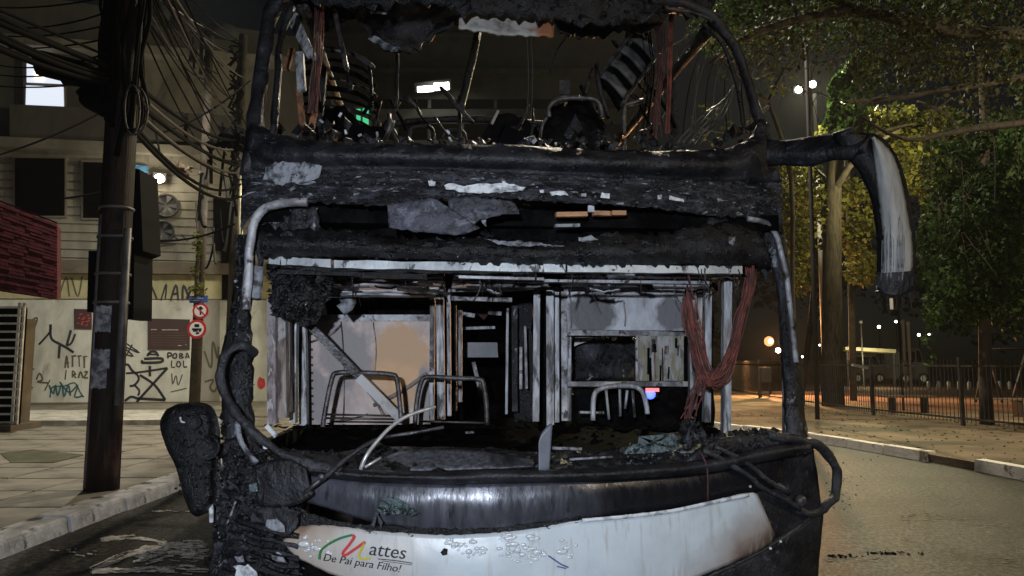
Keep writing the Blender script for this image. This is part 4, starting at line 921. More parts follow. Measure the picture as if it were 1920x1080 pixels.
t6 = tree('park_tree', 'slender tree with sparse bright leaves seen through the right upper window', b6, [b6, Vector((b6.x - .2, 16.4, 3)), Vector((b6.x - .9, 14.4, 5.2)), T6(1440, 190, .6)], .07, .035,
     [([T6(1440, 190, .6), T6(1390, 150), T6(1340, 100)], .04, .01), ([T6(1440, 200, .6), T6(1370, 250), T6(1310, 240)], .04, .01), ([T6(1440, 190, .6), T6(1470, 130), T6(1500, 100)], .03, .01)],
     [('leaf_yellow', [K(1320, 220, 12.4, 26, 34, .4), K(1340, 250, 12.4, 40, 20, .4), K(1330, 80, 12.6, 22, 26, .4), K(1400, 90, 12.6, 30, 30, .5), K(1470, 150, 12.6, 30, 30, .4), K(1380, 240, 12.4, 20, 24, .3)], 520, .1, .3)], 'bark_dark')
# far dark park wood closing the view
mb = MB()
leaves('far_wood', 'leaf_dark', [K(1500, 480, 66, 130, 120, 5), K(1700, 420, 68, 150, 180, 5), K(1850, 500, 66, 140, 160, 5), K(1380, 460, 70, 110, 130, 5), K(1980, 400, 66, 160, 200, 5), K(1300, 620, 72, 80, 60, 4)], 9000, .9, None, 'stuff', .4, .5)
# ================================================================== THE BURNT BUS
SX = Vector((.995, .0995, 0)); BK = Vector((-.0995, .995, 0)); O0 = Vector((.1, 3.3, 0))
BL = lambda u, v, z: O0 + SX * u + BK * v + Vector((0, 0, z))
bus = empty('burnt_bus', BL(0, 6, 0), 'burnt-out double-decker bus with a charred front and a white lower front panel', 'bus')
b_ = lambda off=0: (lambda px, py, u=0, t=0: B(px, py, off))
HW = 1.33
# --- carcass: sides, floors, roof hoops (mostly seen from within)
for s_ in (-1, 1):
    u = s_ * HW
    MB().hexa([BL(u - .02, .42, .34), BL(u + .02, .42, .34), BL(u + .02, 12, .34), BL(u - .02, 12, .34), BL(u - .02, .42, 1.14), BL(u + .02, .42, 1.14), BL(u + .02, 12, 1.14), BL(u - .02, 12, 1.14)]).build('side_panel', 'char', bus)
    MB().hexa([BL(u - .02, .5, 2.12), BL(u + .02, .5, 2.12), BL(u + .02, 12, 2.12), BL(u - .02, 12, 2.12), BL(u - .02, .5, 2.58), BL(u + .02, .5, 2.58), BL(u + .02, 12, 2.58), BL(u - .02, 12, 2.58)]).build('side_belt', 'char', bus)
    for v in (3.2, 5.2, 7.2, 9.2, 11.9):
        MB().bar(BL(u, v, 1.14), BL(u, v, 2.12), .09, .06, BK).build('side_post', 'char', bus)
    for v in (1.9, 3.7, 5.5, 7.3, 9.1, 11.9):
        MB().bar(BL(u, v, 2.58), BL(u * .95, v, 3.62), .07, .06, BK).build('side_post', 'char', bus)
    MB().tube([BL(u * .93, .9, 3.62), BL(u * .95, 3, 3.66), BL(u * .95, 12, 3.66)], .045, 6, .01).build('roof_rail', 'char', bus, True)
for v in (3.7, 5.5, 7.3, 9.1, 11.9):
    MB().tube([BL(-HW * .95, v, 3.66), BL(-.8, v, 3.84), BL(0, v, 3.9), BL(.8, v, 3.84), BL(HW * .95, v, 3.66)], .035, 6, .012).build('roof_hoop', 'char', bus, True)
MB().hexa([BL(-HW, 11.96, .34), BL(HW, 11.96, .34), BL(HW, 12.02, .34), BL(-HW, 12.02, .34), BL(-HW, 11.96, 3.66), BL(HW, 11.96, 3.66), BL(HW, 12.02, 3.66), BL(-HW, 12.02, 3.66)]).build('rear_panel', 'char', bus)
MB().hexa([BL(-HW, 2.4, .55), BL(HW, 2.4, .55), BL(HW, 11.9, .55), BL(-HW, 11.9, .55), BL(-HW, 2.4, .7), BL(HW, 2.4, .7), BL(HW, 11.9, .7), BL(-HW, 11.9, .7)]).build('lower_floor', 'char_dark', bus)
MB().hexa([BL(-HW + .03, .3, 2.22), BL(HW - .03, .3, 2.22), BL(HW - .03, 11.9, 2.22), BL(-HW + .03, 11.9, 2.22), BL(-HW + .03, .3, 2.3), BL(HW - .03, .3, 2.3), BL(HW - .03, 11.9, 2.3), BL(-HW + .03, 11.9, 2.3)]).build('upper_floor', 'char_dark', bus)
for (u, v) in ((-1.16, 2.6), (1.16, 2.6), (-1.16, 8.6), (1.16, 8.6), (-1.16, 9.9), (1.16, 9.9)):
    ax = SX * (1 if u > 0 else -1); wh = MB().lathe(BL(u, v, .46) - ax * .14, [(.3, 0), (.46, .02), (.46, .26), (.4, .3), (.26, .3)], 22, ax).build('wheel', 'tyre', bus, True)
    MB().lathe(BL(u, v, .46) + ax * .1, [(.27, 0), (.27, .07), (.2, .03), (.08, .05)], 16, ax).build('rim', 'ash', wh, True)
# cab floor and dark cavity
cabf = loft('cab_floor', 'char_dark', [(440, 780), (1490, 800)], [(470, 872), (1490, 850)], lambda px, py, u, t: BL(-1.28 + 2.56 * u, 2.3 - 2.0 * t, 1.13 - .15 * t), bus, 46, 16, .06, .05, 5)
crust('floor_debris', 'char_dark', cabf, 260, .01, .06, bus)


# --- lower windscreen surround
rp = loft('front_pillar', 'char_ash', [(1405, 405), (1428, 440), (1446, 500), (1458, 560), (1462, 640), (1468, 730), (1475, 822)], [(1450, 392), (1472, 440), (1483, 520), (1491, 600), (1500, 690), (1508, 760), (1517, 826)],
          lambda px, py, u, t: B(px, py, .02 + .05 * (2 * t - 1) ** 2), bus, 40, 6, .05, .012, 8, 1.5)
crust('char_crust', 'char_ash', rp, 160, .004, .018, bus, .01)
lp = loft('front_pillar', 'char_ash', [(446, 440), (440, 520), (432, 590), (420, 640), (412, 700), (416, 790), (426, 880)], [(482, 440), (472, 520), (470, 590), (474, 650), (476, 710), (476, 780), (490, 850)],
          lambda px, py, u, t: B(px, py, .04 + .06 * (2 * t - 1) ** 2), bus, 44, 8, .06, .022, 8, 3)
crust('char_crust', 'char_ash', lp, 200, .005, .022, bus, .015)
MB().tube([B(576, 379, -.01), B(520, 382, -.02), B(490, 396, -.02), B(474, 430, -.02), B(466, 500, -.02), B(462, 580, -.02)], .021, 8, .006).build('windscreen_rail', 'alu', bus, True)
MB().tube([B(1402, 410, -.015), B(1436, 418, -.02), B(1458, 448, -.02), B(1474, 520, -.02), B(1484, 600, -.02), B(1492, 680, -.01)], .014, 8, .005).build('windscreen_rail', 'alu', bus, True)
MB().tube([B(484, 500, .05), B(478, 560, .04)], .03, 8, .008, 1).build('pillar_strip', 'ash', bus, True)
# thin bright post beside the right pillar
MB().bar(B(1471, 560, .1), B(1471, 812, .1), .012, .04).build('window_channel', 'alu_post', bus)
# rubber gasket loops bulging out of both corners
MB().tube([B(474, 664, .06), B(462, 650, -.02), B(446, 648, -.05), B(424, 664, -.07), B(414, 705, -.07), B(430, 755, -.07), B(462, 800, -.07), B(510, 838, -.06), B(570, 866, -.05), B(640, 884, -.04)], .022, 10, .016, 4).build('gasket', 'rubber', bus, True)
MB().tube([B(1440, 815, 0), B(1510, 828, -.02), B(1548, 846, -.03), B(1569, 884, -.03), B(1566, 925, -.03), B(1546, 953, -.03), B(1518, 962, -.02), B(1492, 954, 0)], .024, 10, .012, 4).build('gasket', 'rubber', bus, True)

# --- belt between the decks
sill = loft('upper_sill', 'smooth_char', [(474, 200), (492, 236), (540, 254), (640, 266), (800, 268), (1000, 274), (1200, 282), (1340, 280), (1402, 262), (1428, 210)],
            [(452, 316), (520, 318), (600, 318), (700, 316), (800, 318), (1000, 326), (1200, 334), (1330, 338), (1400, 338), (1465, 338)],
            lambda px, py, u, t: B(px, py, -.02 - .06 * math.sin(math.pi * min(1, t * 1.1))), bus, 90, 14, .04, .014, 8)
crust('char_crust', 'char', sill, 260, .003, .014, bus, .004, (1.5, .5, .6)); crust('char_crust', 'char_ash', sill, 60, .002, .006, bus, .006)
belt = loft('belt_panel', 'char_belt', [(452, 312), (640, 312), (900, 320), (1200, 330), (1465, 336)],
            [(452, 440), (468, 408), (500, 385), (580, 380), (720, 386), (820, 372), (960, 372), (1050, 380), (1200, 388), (1330, 404), (1402, 410), (1440, 424), (1470, 440)],
            lambda px, py, u, t: B(px, py, .0 - .03 * math.sin(math.pi * t)), bus, 140, 20, .03, .0085, 11, 4)
crust('char_crust', 'char_ash', belt, 420, .003, .016, bus, .012, (1.3, .5, .7))
crust('char_crust', 'char', belt, 300, .003, .013, bus, .006, (1.6, .5, .7))
crust('paint_flakes', 'ash', belt, 150, .0015, .006, bus, .02, (1.5, .5, .6))
def flake(poly, off=-.03, m='flake', th=.004, nm='paint_flake', amp=.006, rag=3):
    mb = MB(); pts = []
    n = len(poly)
    for i in range(n):
        a = Vector(poly[i]); b2 = Vector(poly[(i + 1) % n]); k = max(1, int((b2 - a).length / 7))
        for j in range(k): q = a.lerp(b2, j / k) + Vector((random.uniform(-1, 1), random.uniform(-1, 1))) * rag * .5; pts.append(B(q.x, q.y, off + random.uniform(-amp, amp)))
    mb.prism(pts, (0, th, 0)); return mb.build(nm, m, bus)
flake([(515, 305), (560, 300), (605, 312), (598, 336), (570, 342), (520, 346), (495, 336), (494, 322)], -.045, 'ash', rag=7)
flake([(470, 341), (500, 342), (590, 339), (595, 346), (500, 348)], -.03, 'ash', rag=2)
for pl_ in ([(832, 346), (850, 344), (870, 350), (900, 344), (950, 344), (978, 354), (960, 360), (900, 362), (862, 360), (850, 356), (836, 356)], [(804, 340), (816, 340), (815, 350), (805, 348)], [(1032, 360), (1060, 358), (1066, 366), (1034, 366)],
            [(1090, 363), (1100, 361), (1100, 368), (1088, 368)], [(1128, 362), (1142, 364), (1142, 371), (1126, 370)], [(1255, 367), (1282, 374), (1284, 378), (1256, 375)], [(1234, 366), (1242, 366), (1241, 373), (1233, 373)],
            [(1012, 356), (1020, 356), (1020, 361), (1012, 361)]): flake(pl_, -.045)
flake([(940, 340), (985, 352), (980, 358), (944, 352)], -.05)
# hollow behind the destination box
cav = loft('header_cavity', 'char_dark', [(520, 372), (980, 372), (1430, 400)], [(500, 484), (980, 494), (1430, 508)], lambda px, py, u, t: B(px, py, .34), bus, 60, 8, .03, .05, 6)
crust('char_crust', 'char', cav, 160, .02, .06, bus)
hd = loft('lower_header', 'char', [(486, 420), (540, 430), (600, 428), (700, 440), (790, 446), (900, 446), (1000, 452), (1080, 448), (1160, 436), (1230, 438), (1310, 424), (1370, 412), (1430, 420)],
          [(490, 486), (620, 484), (800, 490), (1000, 498), (1200, 500), (1400, 502), (1446, 506)], lambda px, py, u, t: B(px, py, .05 - .08 * math.sin(math.pi * t)), bus, 120, 12, .04, .016, 8, 8)
crust('char_crust', 'char_ash', hd, 110, .003, .012, bus, .02)
crust('char_crust', 'char', hd, 160, .006, .03, bus, .0, (1.6, .6, .6))
loft('corner_lining', 'char_ash', [(476, 430), (486, 402), (520, 392), (590, 388)], [(484, 500), (504, 470), (540, 440), (598, 430)], b_(.06), bus, 20, 8, .03, .02, 10, 3)
loft('corner_lining', 'char_ash', [(1330, 408), (1390, 404), (1440, 416), (1466, 470)], [(1330, 480), (1380, 470), (1416, 480), (1436, 520)], b_(.06), bus, 20, 8, .03, .02, 10, 3)
loft('hanging_sheet', 'sheet_blue', [(724, 380), (770, 376), (820, 372)], [(730, 428), (780, 434), (850, 440), (902, 428)], b_(-.03), bus, 24, 12, .006, .02, 8, 2)
loft('hanging_sheet', 'sheet_blue', [(838, 372), (900, 370), (960, 378)], [(846, 438), (880, 434), (900, 416), (940, 404), (975, 400)], b_(.0), bus, 24, 12, .006, .025, 9, 3)
for (a, b2) in (((1042, 403), (1100, 402)), ((1112, 400), (1142, 401)), ((1146, 400), (1172, 400))): MB().bar(B(*a, .08), B(*b2, .08), .022, .03).build('light_slat', 'orange_slat', bus)
MB().bar(B(1108, 376, .07), B(1108, 398, .07), .03, .02).build('bracket', 'alu', bus)
MB().bar(B(1040, 424, .1), B(1086, 423, .1), .014, .03).build('bracket', 'ash', bus)
flake([(1084, 446), (1110, 440), (1122, 450), (1100, 452), (1086, 452)], -.0, 'ash'); flake([(1366, 442), (1380, 444), (1376, 462), (1368, 456)], -.06, 'ash'); flake([(908, 448), (1020, 456), (1060, 462), (950, 461)], -.04, 'ash', rag=4)
flake([(900, 408), (912, 409), (911, 424), (902, 412)], .02, 'ash')

# --- silver header rails
def rail(a, b2, wpx, m='header', off=.04, dp=.05, nm='header_rail', n=14):
    mb = MB(); A_ = Vector(a); B2 = Vector(b2); pts = []
    for i in range(n + 1):
        q = A_.lerp(B2, i / n); e = wpx / 2 + noise.noise(Vector((q.x * .03, q.y, off))) * wpx * .12
        pts.append((B(q.x, q.y - e, off), B(q.x, q.y + e, off)))
    for p in pts: mb.v += [p[0], p[1], p[1] + Vector((0, dp, 0)), p[0] + Vector((0, dp, 0))]
    for i in range(n):
        k = 4 * i
        for j in range(4): mb.f.append((k + j, k + (j + 1) % 4, k + 4 + (j + 1) % 4, k + 4 + j))
    mb.f += [(0, 3, 2, 1), (4 * n, 4 * n + 1, 4 * n + 2, 4 * n + 3)]
    return mb.build(nm, m, bus)
rail((504, 487), (620, 494), 15); rail((626, 495), (1060, 503), 15); rail((1064, 503), (1392, 506), 14)
rail((860, 519), (1020, 523), 5, 'alu', .1); rail((1020, 526), (1330, 530), 5, 'alu', .14, nm='inner_rail')
rail((520, 509), (800, 518), 8, 'char', .1, nm='inner_rail')
hb = loft('header_char', 'char', [(500, 494), (900, 504), (1400, 510)], [(500, 506), (900, 512), (1400, 516)], b_(.1), bus, 60, 4, .02, .015, 12, 3)

# --- ceiling slats behind the header
def slat(p, m, offs, nm='ceiling_slat'):
    mb = MB(); pts = [I(a, b2, o_) for (a, b2), o_ in zip(p, offs)]; mb.prism(pts, (0, 0, .012)); return mb.build(nm, m, bus)
for k in range(7):
    y0 = 516 + k * 5.6; x0 = 660 - k * 8
    loft('ceiling_slat', 'slat', [(x0, y0), ((x0 + 830) / 2, y0 + random.uniform(-4, 3)), (835 - k * 3, y0 + random.uniform(-1, 3))], [(x0 - 8, y0 + 6), ((x0 + 820) / 2, y0 + 6 + random.uniform(-3, 3)), (834 - k * 3, y0 + 6)],
         lambda px, py, u, t, k=k: I(px, py, .75 - .05 * k + .05 * t), bus, 16, 2, .008, .006, 8, 1)
for k in range(5):
    y0 = 512 + k * 5.2
    loft('ceiling_slat', 'slat', [(852 - k, y0 + 2), (930, y0 + random.uniform(-1, 3)), (1020 + 3 * k, y0 + 4)], [(850 - k, y0 + 7), (930, y0 + 6 + random.uniform(0, 3)), (1018 + 3 * k, y0 + 8)], lambda px, py, u, t, k=k: I(px, py, .9 - .06 * k + .05 * t), bus, 16, 2, .008, .005, 8, 1)
for k in range(4):
    y0 = 514 + k * 5.5
    loft('ceiling_slat', 'slat' if k != 2 else 'char', [(1060, y0), (1180, y0 + random.uniform(-2, 3)), (1340, y0 + 4)], [(1060, y0 + 5), (1180, y0 + 5 + random.uniform(-1, 3)), (1340, y0 + 9)], lambda px, py, u, t, k=k: I(px, py, .9 - .06 * k + .05 * t), bus, 16, 2, .008, .008, 8, 1)
rail((845, 559), (960, 562), 8, 'alu', 1.15, nm='door_lintel'); rail((840, 544), (990, 541), 6, 'alu', 1.0, nm='door_lintel')
loft('void_backing', 'char_dark', [(612, 552), (700, 558), (806, 556)], [(612, 592), (700, 594), (806, 592)], lambda px, py, u, t: I(px, py, 1.35), bus, 20, 5, .02, .03, 8)  # dark sheet that paints the shade of the void over the partition
# charred lump hanging at the left
lm_ = loft('hanging_lump', 'char', [(508, 502), (560, 504), (620, 508), (632, 530)], [(512, 596), (550, 606), (590, 602), (612, 560)], lambda px, py, u, t: I(px, py, .45 - .16 * math.sin(math.pi * t) * math.sin(math.pi * u)), bus, 26, 16, .08, .05, 9, 4)
crust('char_crust', 'char', lm_, 260, .008, .03, bus, .03)
crust('char_crust', 'char_ash', lm_, 60, .004, .012, bus, .05)
MB().tube([I(625, 545, .6), I(645, 552, .6), I(655, 568, .62), I(640, 582, .62)], .035, 8, .012).build('hanging_lump', 'ash', bus, True)

# --- partition behind the driver
pc = I(752, 682, 1.1) - ORG[bus.name]
def flat(name, m, poly, off, th=.02, label=None): return MB().prism([I(a, b2, off) for a, b2 in poly], (0, th, 0)).build(name, m, bus, label=label)
flat('partition', stain_panel('partition_sheet', (.56, .455, .42), (.52, .33, .19), pc, (.165, .5, .265), (.27, .24, .24), [(I(648, 668, 1.1) - ORG[bus.name], (.15, .5, .2)), (I(590, 740, 1.1) - ORG[bus.name], (.09, .5, .2)), (I(800, 740, 1.1) - ORG[bus.name], (.07, .5, .16))]), [(575, 796), (806, 796), (806, 592), (560, 592)], 1.1, .025)
flat('partition_trim', 'alu', [(578, 602), (806, 602), (806, 590), (586, 590)], 1.08)
def post(x0, x1, y0, y1, off, m='alu_post', nm='cabin_post', dp=.05, tilt=0):
    return MB().prism([I(x0 + tilt, y1, off), I(x1 + tilt, y1, off), I(x1, y0, off), I(x0, y0, off)], (0, dp, 0)).build(nm, m, bus)
for (x0, x1, y0, y1, off, m) in ((501, 516, 560, 792, .46, 'mauve_post'), (519, 534, 590, 790, .5, 'rusty_post'), (536, 542, 594, 770, .56, 'rusty_post'), (545, 555, 600, 794, .7, 'alu_post'), (559, 573, 600, 800, .9, 'alu_post'),
                                 (806, 816, 530, 790, 1.02, 'alu_post'), (818, 832, 530, 790, .98, 'alu_post'), (837, 843, 548, 786, 1.1, 'alu_post'), (850, 856, 575, 770, 1.5, 'char_ash'), (858, 866, 580, 755, 1.7, 'alu_post'),
                                 (950, 955, 575, 775, 1.5, 'alu_post'), (960, 970, 570, 775, 1.35, 'char_ash'), (975, 979, 650, 730, 1.4, 'alu'), (982, 986, 610, 730, 1.3, 'alu'),
                                 (1000, 1012, 536, 796, 1.0, 'alu_post'), (1025, 1038, 534, 800, .95, 'alu_post'), (1041, 1049, 540, 796, 1.05, 'alu_post'), (1052, 1062, 534, 790, 1.1, 'alu'), (1063, 1072, 600, 786, 1.15, 'alu_post'),
                                 (1292, 1306, 536, 770, 1.05, 'alu_post'), (1308, 1318, 540, 745, 1.2, 'alu_post'), (1322, 1335, 536, 790, .9, 'alu_post'), (1357, 1373, 526, 812, .62, 'alu_post')):
    post(x0 + random.uniform(-1, 1), x1 + random.uniform(-1, 1), y0 + random.uniform(-3, 4), y1 + random.uniform(-6, 4), off, m, tilt=random.uniform(-3, 3))
post(574, 580, 602, 796, 1.07, 'char', 'partition_trim', .012)
# brace fallen across the cab
mb = MB(); mb.bar(I(570, 598, .62), I(672, 704, .7), .04, .03); mb.build('fallen_brace', 'tube', bus)
mb = MB(); mb.bar(I(672, 706, .68), I(752, 786, .75), .045, .03); mb.build('fallen_brace', 'tube_bright', bus)
# right-hand wall of the cab
s1 = I(1110, 590, 1.1) - ORG[bus.name]; s2 = I(1262, 592, 1.1) - ORG[bus.name]
flat('cab_panel', stain_panel('soot_panel', (.56, .58, .63), (.13, .13, .14), s1, (.15, .5, .13), (.17, .17, .185), [(s2, (.11, .5, .11))]), [(1064, 618), (1284, 620), (1284, 540), (1062, 538)], 1.1, .02)
rail((1064, 624), (1290, 625), 10, 'alu', .98, nm='cab_rail'); rail((1064, 720), (1300, 720), 9, 'alu', .98, nm='cab_rail')
flat('window_frame', 'alu', [(1192, 714), (1196, 714), (1196, 630), (1192, 630)], 1.06)
flat('side_sheet', mat('flaked_sheet', (.4, .4, .39), .6, .1, (.14, .13, .12), 10, 10, .47, .57, (3, 3, .8), bump=.5, bscale=40, col3=(.26, .24, .16), scale3=5), [(1196, 714), (1282, 714), (1282, 630), (1196, 630)], 1.12)
cc = loft('cab_lining', 'char_ash', [(1075, 632), (1130, 632), (1190, 632)], [(1075, 712), (1130, 712), (1190, 712)], lambda px, py, u, t: I(px, py, 1.9), bus, 18, 12, .02, .06, 9)
flat('light_patch', 'flake', [(1076, 650), (1084, 646), (1108, 638), (1112, 632), (1078, 632)], 1.7)
for k in range(11):
    x0 = random.uniform(1204, 1280); y0 = 632 + abs(random.gauss(0, 26)); wd_ = random.uniform(1.5, 7)
    post(x0, x0 + wd_, y0, min(714, y0 + random.uniform(14, 80)), 1.09, ['char_dark', 'char_ash', 'char_dark', 'rust'][k % 4], 'burnt_strip', .01, random.uniform(-2, 2))
for k in range(26):
    x0 = random.uniform(590, 1350); y0 = random.uniform(510, 548); w0 = random.uniform(14, 60); o_ = random.uniform(.12, .7); h0 = random.uniform(4, 14)
    pts_ = [(x0, y0 + random.uniform(-3, 3)), (x0 + w0 * .5, y0 + random.uniform(-5, 4)), (x0 + w0, y0 + random.uniform(-4, 6))]
    loft('ceiling_scrap', ['slat', 'char', 'alu', 'char_dark'][k % 4], pts_, [(a + random.uniform(-4, 4), b2 + h0 * random.uniform(.5, 1.3)) for a, b2 in pts_], lambda px, py, u, t: I(px, py, o_ + .12 * t), bus, 8, 3, .005, .02, 10, 2)
loft('cab_base', 'char_dark', [(1074, 728), (1180, 728), (1290, 728)], [(1074, 800), (1180, 806), (1290, 806)], lambda px, py, u, t: I(px, py, 1.3), bus, 24, 10, .03, .05, 8)
mb = MB(); mb.lathe(I(1219, 739, .92), [(.03, 0), (.028, .02), (.01, .03)], 10, Vector((0, -1, 0))); il = mb.build('indicator_light', 'bulb_blue', bus, True)
MB().box(I(1223, 731, .9), (.075, .02, .02)).build('red_strip', 'bulb_red', il); MB().box(I(1220, 736, .96), (.08, .03, .06)).build('housing', 'black', il)
# dark cabin beyond the door
loft('rear_bulkhead', 'char_dark', [(800, 520), (1060, 520)], [(800, 830), (1060, 830)], lambda px, py, u, t: I(px, py, 4.4), bus, 20, 16, .03, .05, 4)
flat('door_sheet', 'fin', [(868, 670), (934, 670), (932, 642), (866, 642)], 2.4)
for (a, b2, w_) in (((866, 616), (928, 614), .02), ((862, 588), (890, 592), .03), ((915, 586), (940, 588), .03)): MB().bar(I(*a, 2.2), I(*b2, 2.2), w_, .03).build('luggage_rail', 'alu_post', bus)
MB().bar(I(888, 680, 2.0), I(900, 732, 1.9), .025, .02).build('grab_pole', 'alu_post', bus)
mb = MB(); mb.lump(I(902, 582, 2.6), .07, (1, .5, 1.3)); mb.build('red_remnant', 'wire_dark', bus)
loft('door_jamb', 'char', [(966, 568), (975, 568), (998, 566)], [(962, 790), (980, 792), (1000, 792)], lambda px, py, u, t: I(px, py, 1.6), bus, 12, 30, .03, .03, 9, 2)
loft('door_jamb', 'char_dark', [(842, 560), (852, 560), (862, 562)], [(842, 790), (852, 790), (866, 790)], lambda px, py, u, t: I(px, py, 1.9), bus, 8, 20, .03, .03, 9, 2)
loft('right_bulkhead', 'char_dark', [(1012, 534), (1060, 534)], [(1012, 810), (1060, 810)], lambda px, py, u, t: I(px, py, 1.5), bus, 8, 20, .03, .03, 6)
loft('left_bulkhead', 'char_dark', [(1284, 520), (1335, 520)], [(1284, 830), (1340, 830)], lambda px, py, u, t: I(px, py, 1.5), bus, 8, 20, .03, .03, 6)
# seat frames left bare by the fire
def hoop(pts, off, r_=.013, m='tube', nm='seat_frame'): return MB().tube([I(a, b2, off) for a, b2 in pts], r_, 8, 0, 4).build(nm, m, bus, True)
hoop([(605, 806), (608, 780), (622, 712), (634, 699), (680, 699), (732, 702), (744, 712), (750, 760), (752, 792)], .7)
hoop([(778, 796), (782, 750), (790, 716), (802, 707), (850, 709), (896, 711), (906, 720), (912, 760), (913, 796)], .75)
for (a, b2) in (((608, 777), (748, 780)), ((608, 784), (750, 786)), ((785, 790), (912, 793))): MB().tube([I(*a, .72), I(*b2, .74)], .006, 6, 0, 1).build('seat_bar', 'tube', bus, True)
hoop([(1112, 788), (1113, 748), (1122, 731), (1150, 724), (1186, 724), (1204, 734), (1212, 760), (1214, 776)], .8, .014, 'alu_post')
for (a, b2) in (((1136, 730), (1142, 786)), ((1162, 730), (1163, 780)), ((1186, 732), (1190, 782)), ((1176, 732), (1172, 766)), ((1085, 773), (1132, 774))): MB().tube([I(*a, .82), I(*b2, .84)], .008, 6, 0, 1).build('seat_bar', 'alu_post', bus, True)
# melted wire looms
def loom(pts, off, n, spread, m, nm='wire_loom', r_=.003):
    for part_m, nn, r2 in ((m, n, r_), ('wire_dark', n // 2, r_)):
        mb = MB()
        for _ in range(nn):
            dx, dy, do = random.gauss(0, spread * .8), random.gauss(0, spread * .7), random.gauss(0, .03)
            mb.tube([I(a + dx * random.uniform(.3, 1.5) + random.gauss(0, 2), b2 + dy + random.uniform(-9, 9), off + do) for a, b2 in pts], r2, 4, 0, 4, False)
        mb.build(nm, part_m, bus, True)
loom([(1408, 494), (1404, 540), (1388, 600), (1370, 660), (1348, 700), (1334, 712), (1320, 690), (1304, 640), (1292, 590), (1288, 552)], .42, 26, 7, 'wire')
loom([(1300, 600), (1306, 660), (1314, 706), (1300, 740), (1290, 780)], .5, 12, 7, 'wire')
loom([(1352, 690), (1330, 716), (1344, 722), (1366, 700), (1384, 640)], .4, 8, 5, 'wire')

# residue: soot lumps at the feet of the posts, burnt strings hanging from the header, rivets of the partition
mb = MB()
for _ in range(240):
    x = random.uniform(500, 1340); mb.lump(I(x, 804 - abs(random.gauss(0, 4)), random.uniform(.4, 1.05)), random.uniform(.004, .02), (1.6, .7, .45))
mb.build('soot_residue', 'char_dark', bus, kind='stuff')
for k in range(44):
    x = random.uniform(560, 1390); y0 = random.uniform(500, 516); L_ = random.uniform(10, 60); o_ = random.uniform(.1, .6)
    MB().tube([I(x, y0, o_), I(x + random.uniform(-5, 5), y0 + L_ * .5, o_), I(x + random.uniform(-12, 12), y0 + L_, o_ + .03)], random.uniform(.001, .005), 5, .004, 3).build('burnt_string', ['char', 'char', 'wire_dark', 'tube'][k % 4], bus, True)
for k in range(13): MB().lathe(I(584 + .2 * k, 612 + 14.5 * k, 1.09), [(.007, 0), (.006, .004), (.001, .006)], 7, Vector((0, -1, 0))).build('rivet', 'tube', bus, True)
for (x0, y0, x1, y1, w_) in ((640, 604, 643, 790, .004), (700, 604, 702, 700, .003), (586, 640, 640, 610, .006), (700, 760, 800, 700, .012), (690, 735, 720, 780, .008), (620, 790, 690, 776, .005)): MB().tube([I(x0, y0, 1.085), I((x0 + x1) / 2 + 4, (y0 + y1) / 2 + 3, 1.08), I(x1, y1, 1.085)], w_, 5, .004, 3).build('warped_seam', 'rusty_post', bus, True)
for (x0, y0, x1, y1) in ((1090, 552, 1270, 556), (1170, 566, 1172, 612), (1068, 545, 1070, 616)): MB().tube([I(x0, y0, 1.085), I((x0 + x1) / 2 + 2, (y0 + y1) / 2 + 2, 1.085), I(x1, y1, 1.085)], .005, 5, .004, 3).build('warped_seam', 'mauve_post', bus, True)
# --- dashboard, black band, corner panels
dsh = loft('dashboard', 'char', [(500, 838), (620, 848), (700, 840), (850, 838), (1000, 848), (1150, 842), (1300, 826), (1420, 814), (1500, 816)], [(470, 872), (560, 872), (680, 884), (850, 890), (1000, 888), (1180, 880), (1330, 864), (1440, 840), (1515, 830)],
           lambda px, py, u, t: B(px, py, .42 * (1 - t) ** 1.2), bus, 90, 12, .03, .02, 8)
crust('dash_debris', 'char', dsh, 620, .006, .035, bus, 0, (1.3, 1, .7))
crust('dash_debris', 'char_ash', dsh, 160, .003, .016, bus, .01)
crust('dash_debris', 'ash', dsh, 60, .002, .007, bus, .01)
loft('dash_sheet', 'band', [(690, 868), (760, 846), (840, 840), (930, 848), (1000, 862)], [(690, 880), (780, 880), (860, 880), (940, 876), (1000, 874)], lambda px, py, u, t: B(px, py, .2 - .16 * t), bus, 30, 6, .006, .01, 9)
lip = loft('dash_lip', 'smooth_char', [(470, 862), (560, 868), (680, 880), (830, 884), (930, 878), (1020, 880), (1180, 874), (1330, 860), (1430, 838), (1520, 826)], [(474, 884), (560, 890), (680, 904), (830, 908), (1000, 906), (1180, 900), (1330, 888), (1430, 868), (1522, 850)],
           lambda px, py, u, t: B(px, py, -.02 - .045 * math.sin(math.pi * t)), bus, 90, 8, .03, .004, 8)
loft('front_band', burnt_band(), [(500, 876), (560, 886), (680, 902), (830, 906), (1000, 904), (1180, 898), (1330, 886), (1430, 866), (1470, 862)], [(530, 932), (580, 944), (680, 974), (760, 992), (850, 1002), (950, 996), (1090, 974), (1250, 956), (1400, 926), (1460, 916)],
     lambda px, py, u, t: B(px, py, -.01 - .02 * math.sin(math.pi * t)), bus, 90, 10, .02, .004, 6)
sm = loft('charred_seam', 'char', [(545, 950), (640, 978), (740, 988), (850, 994), (960, 988), (1090, 968)], [(548, 985), (600, 992), (700, 1000), (850, 1010), (960, 1002), (1080, 978)], b_(-.03), bus, 60, 5, .015, .015, 12, 3)
crust('char_crust', 'char_ash', sm, 300, .003, .012, bus, .015, (1.5, .5, .6))
cr = loft('corner_panel', 'smooth_char', [(1280, 870), (1340, 828), (1400, 816), (1470, 818), (1524, 832)], [(1290, 1040), (1400, 1050), (1456, 1014), (1500, 986), (1542, 960)], b_(.0), bus, 40, 24, .03, .008, 6)
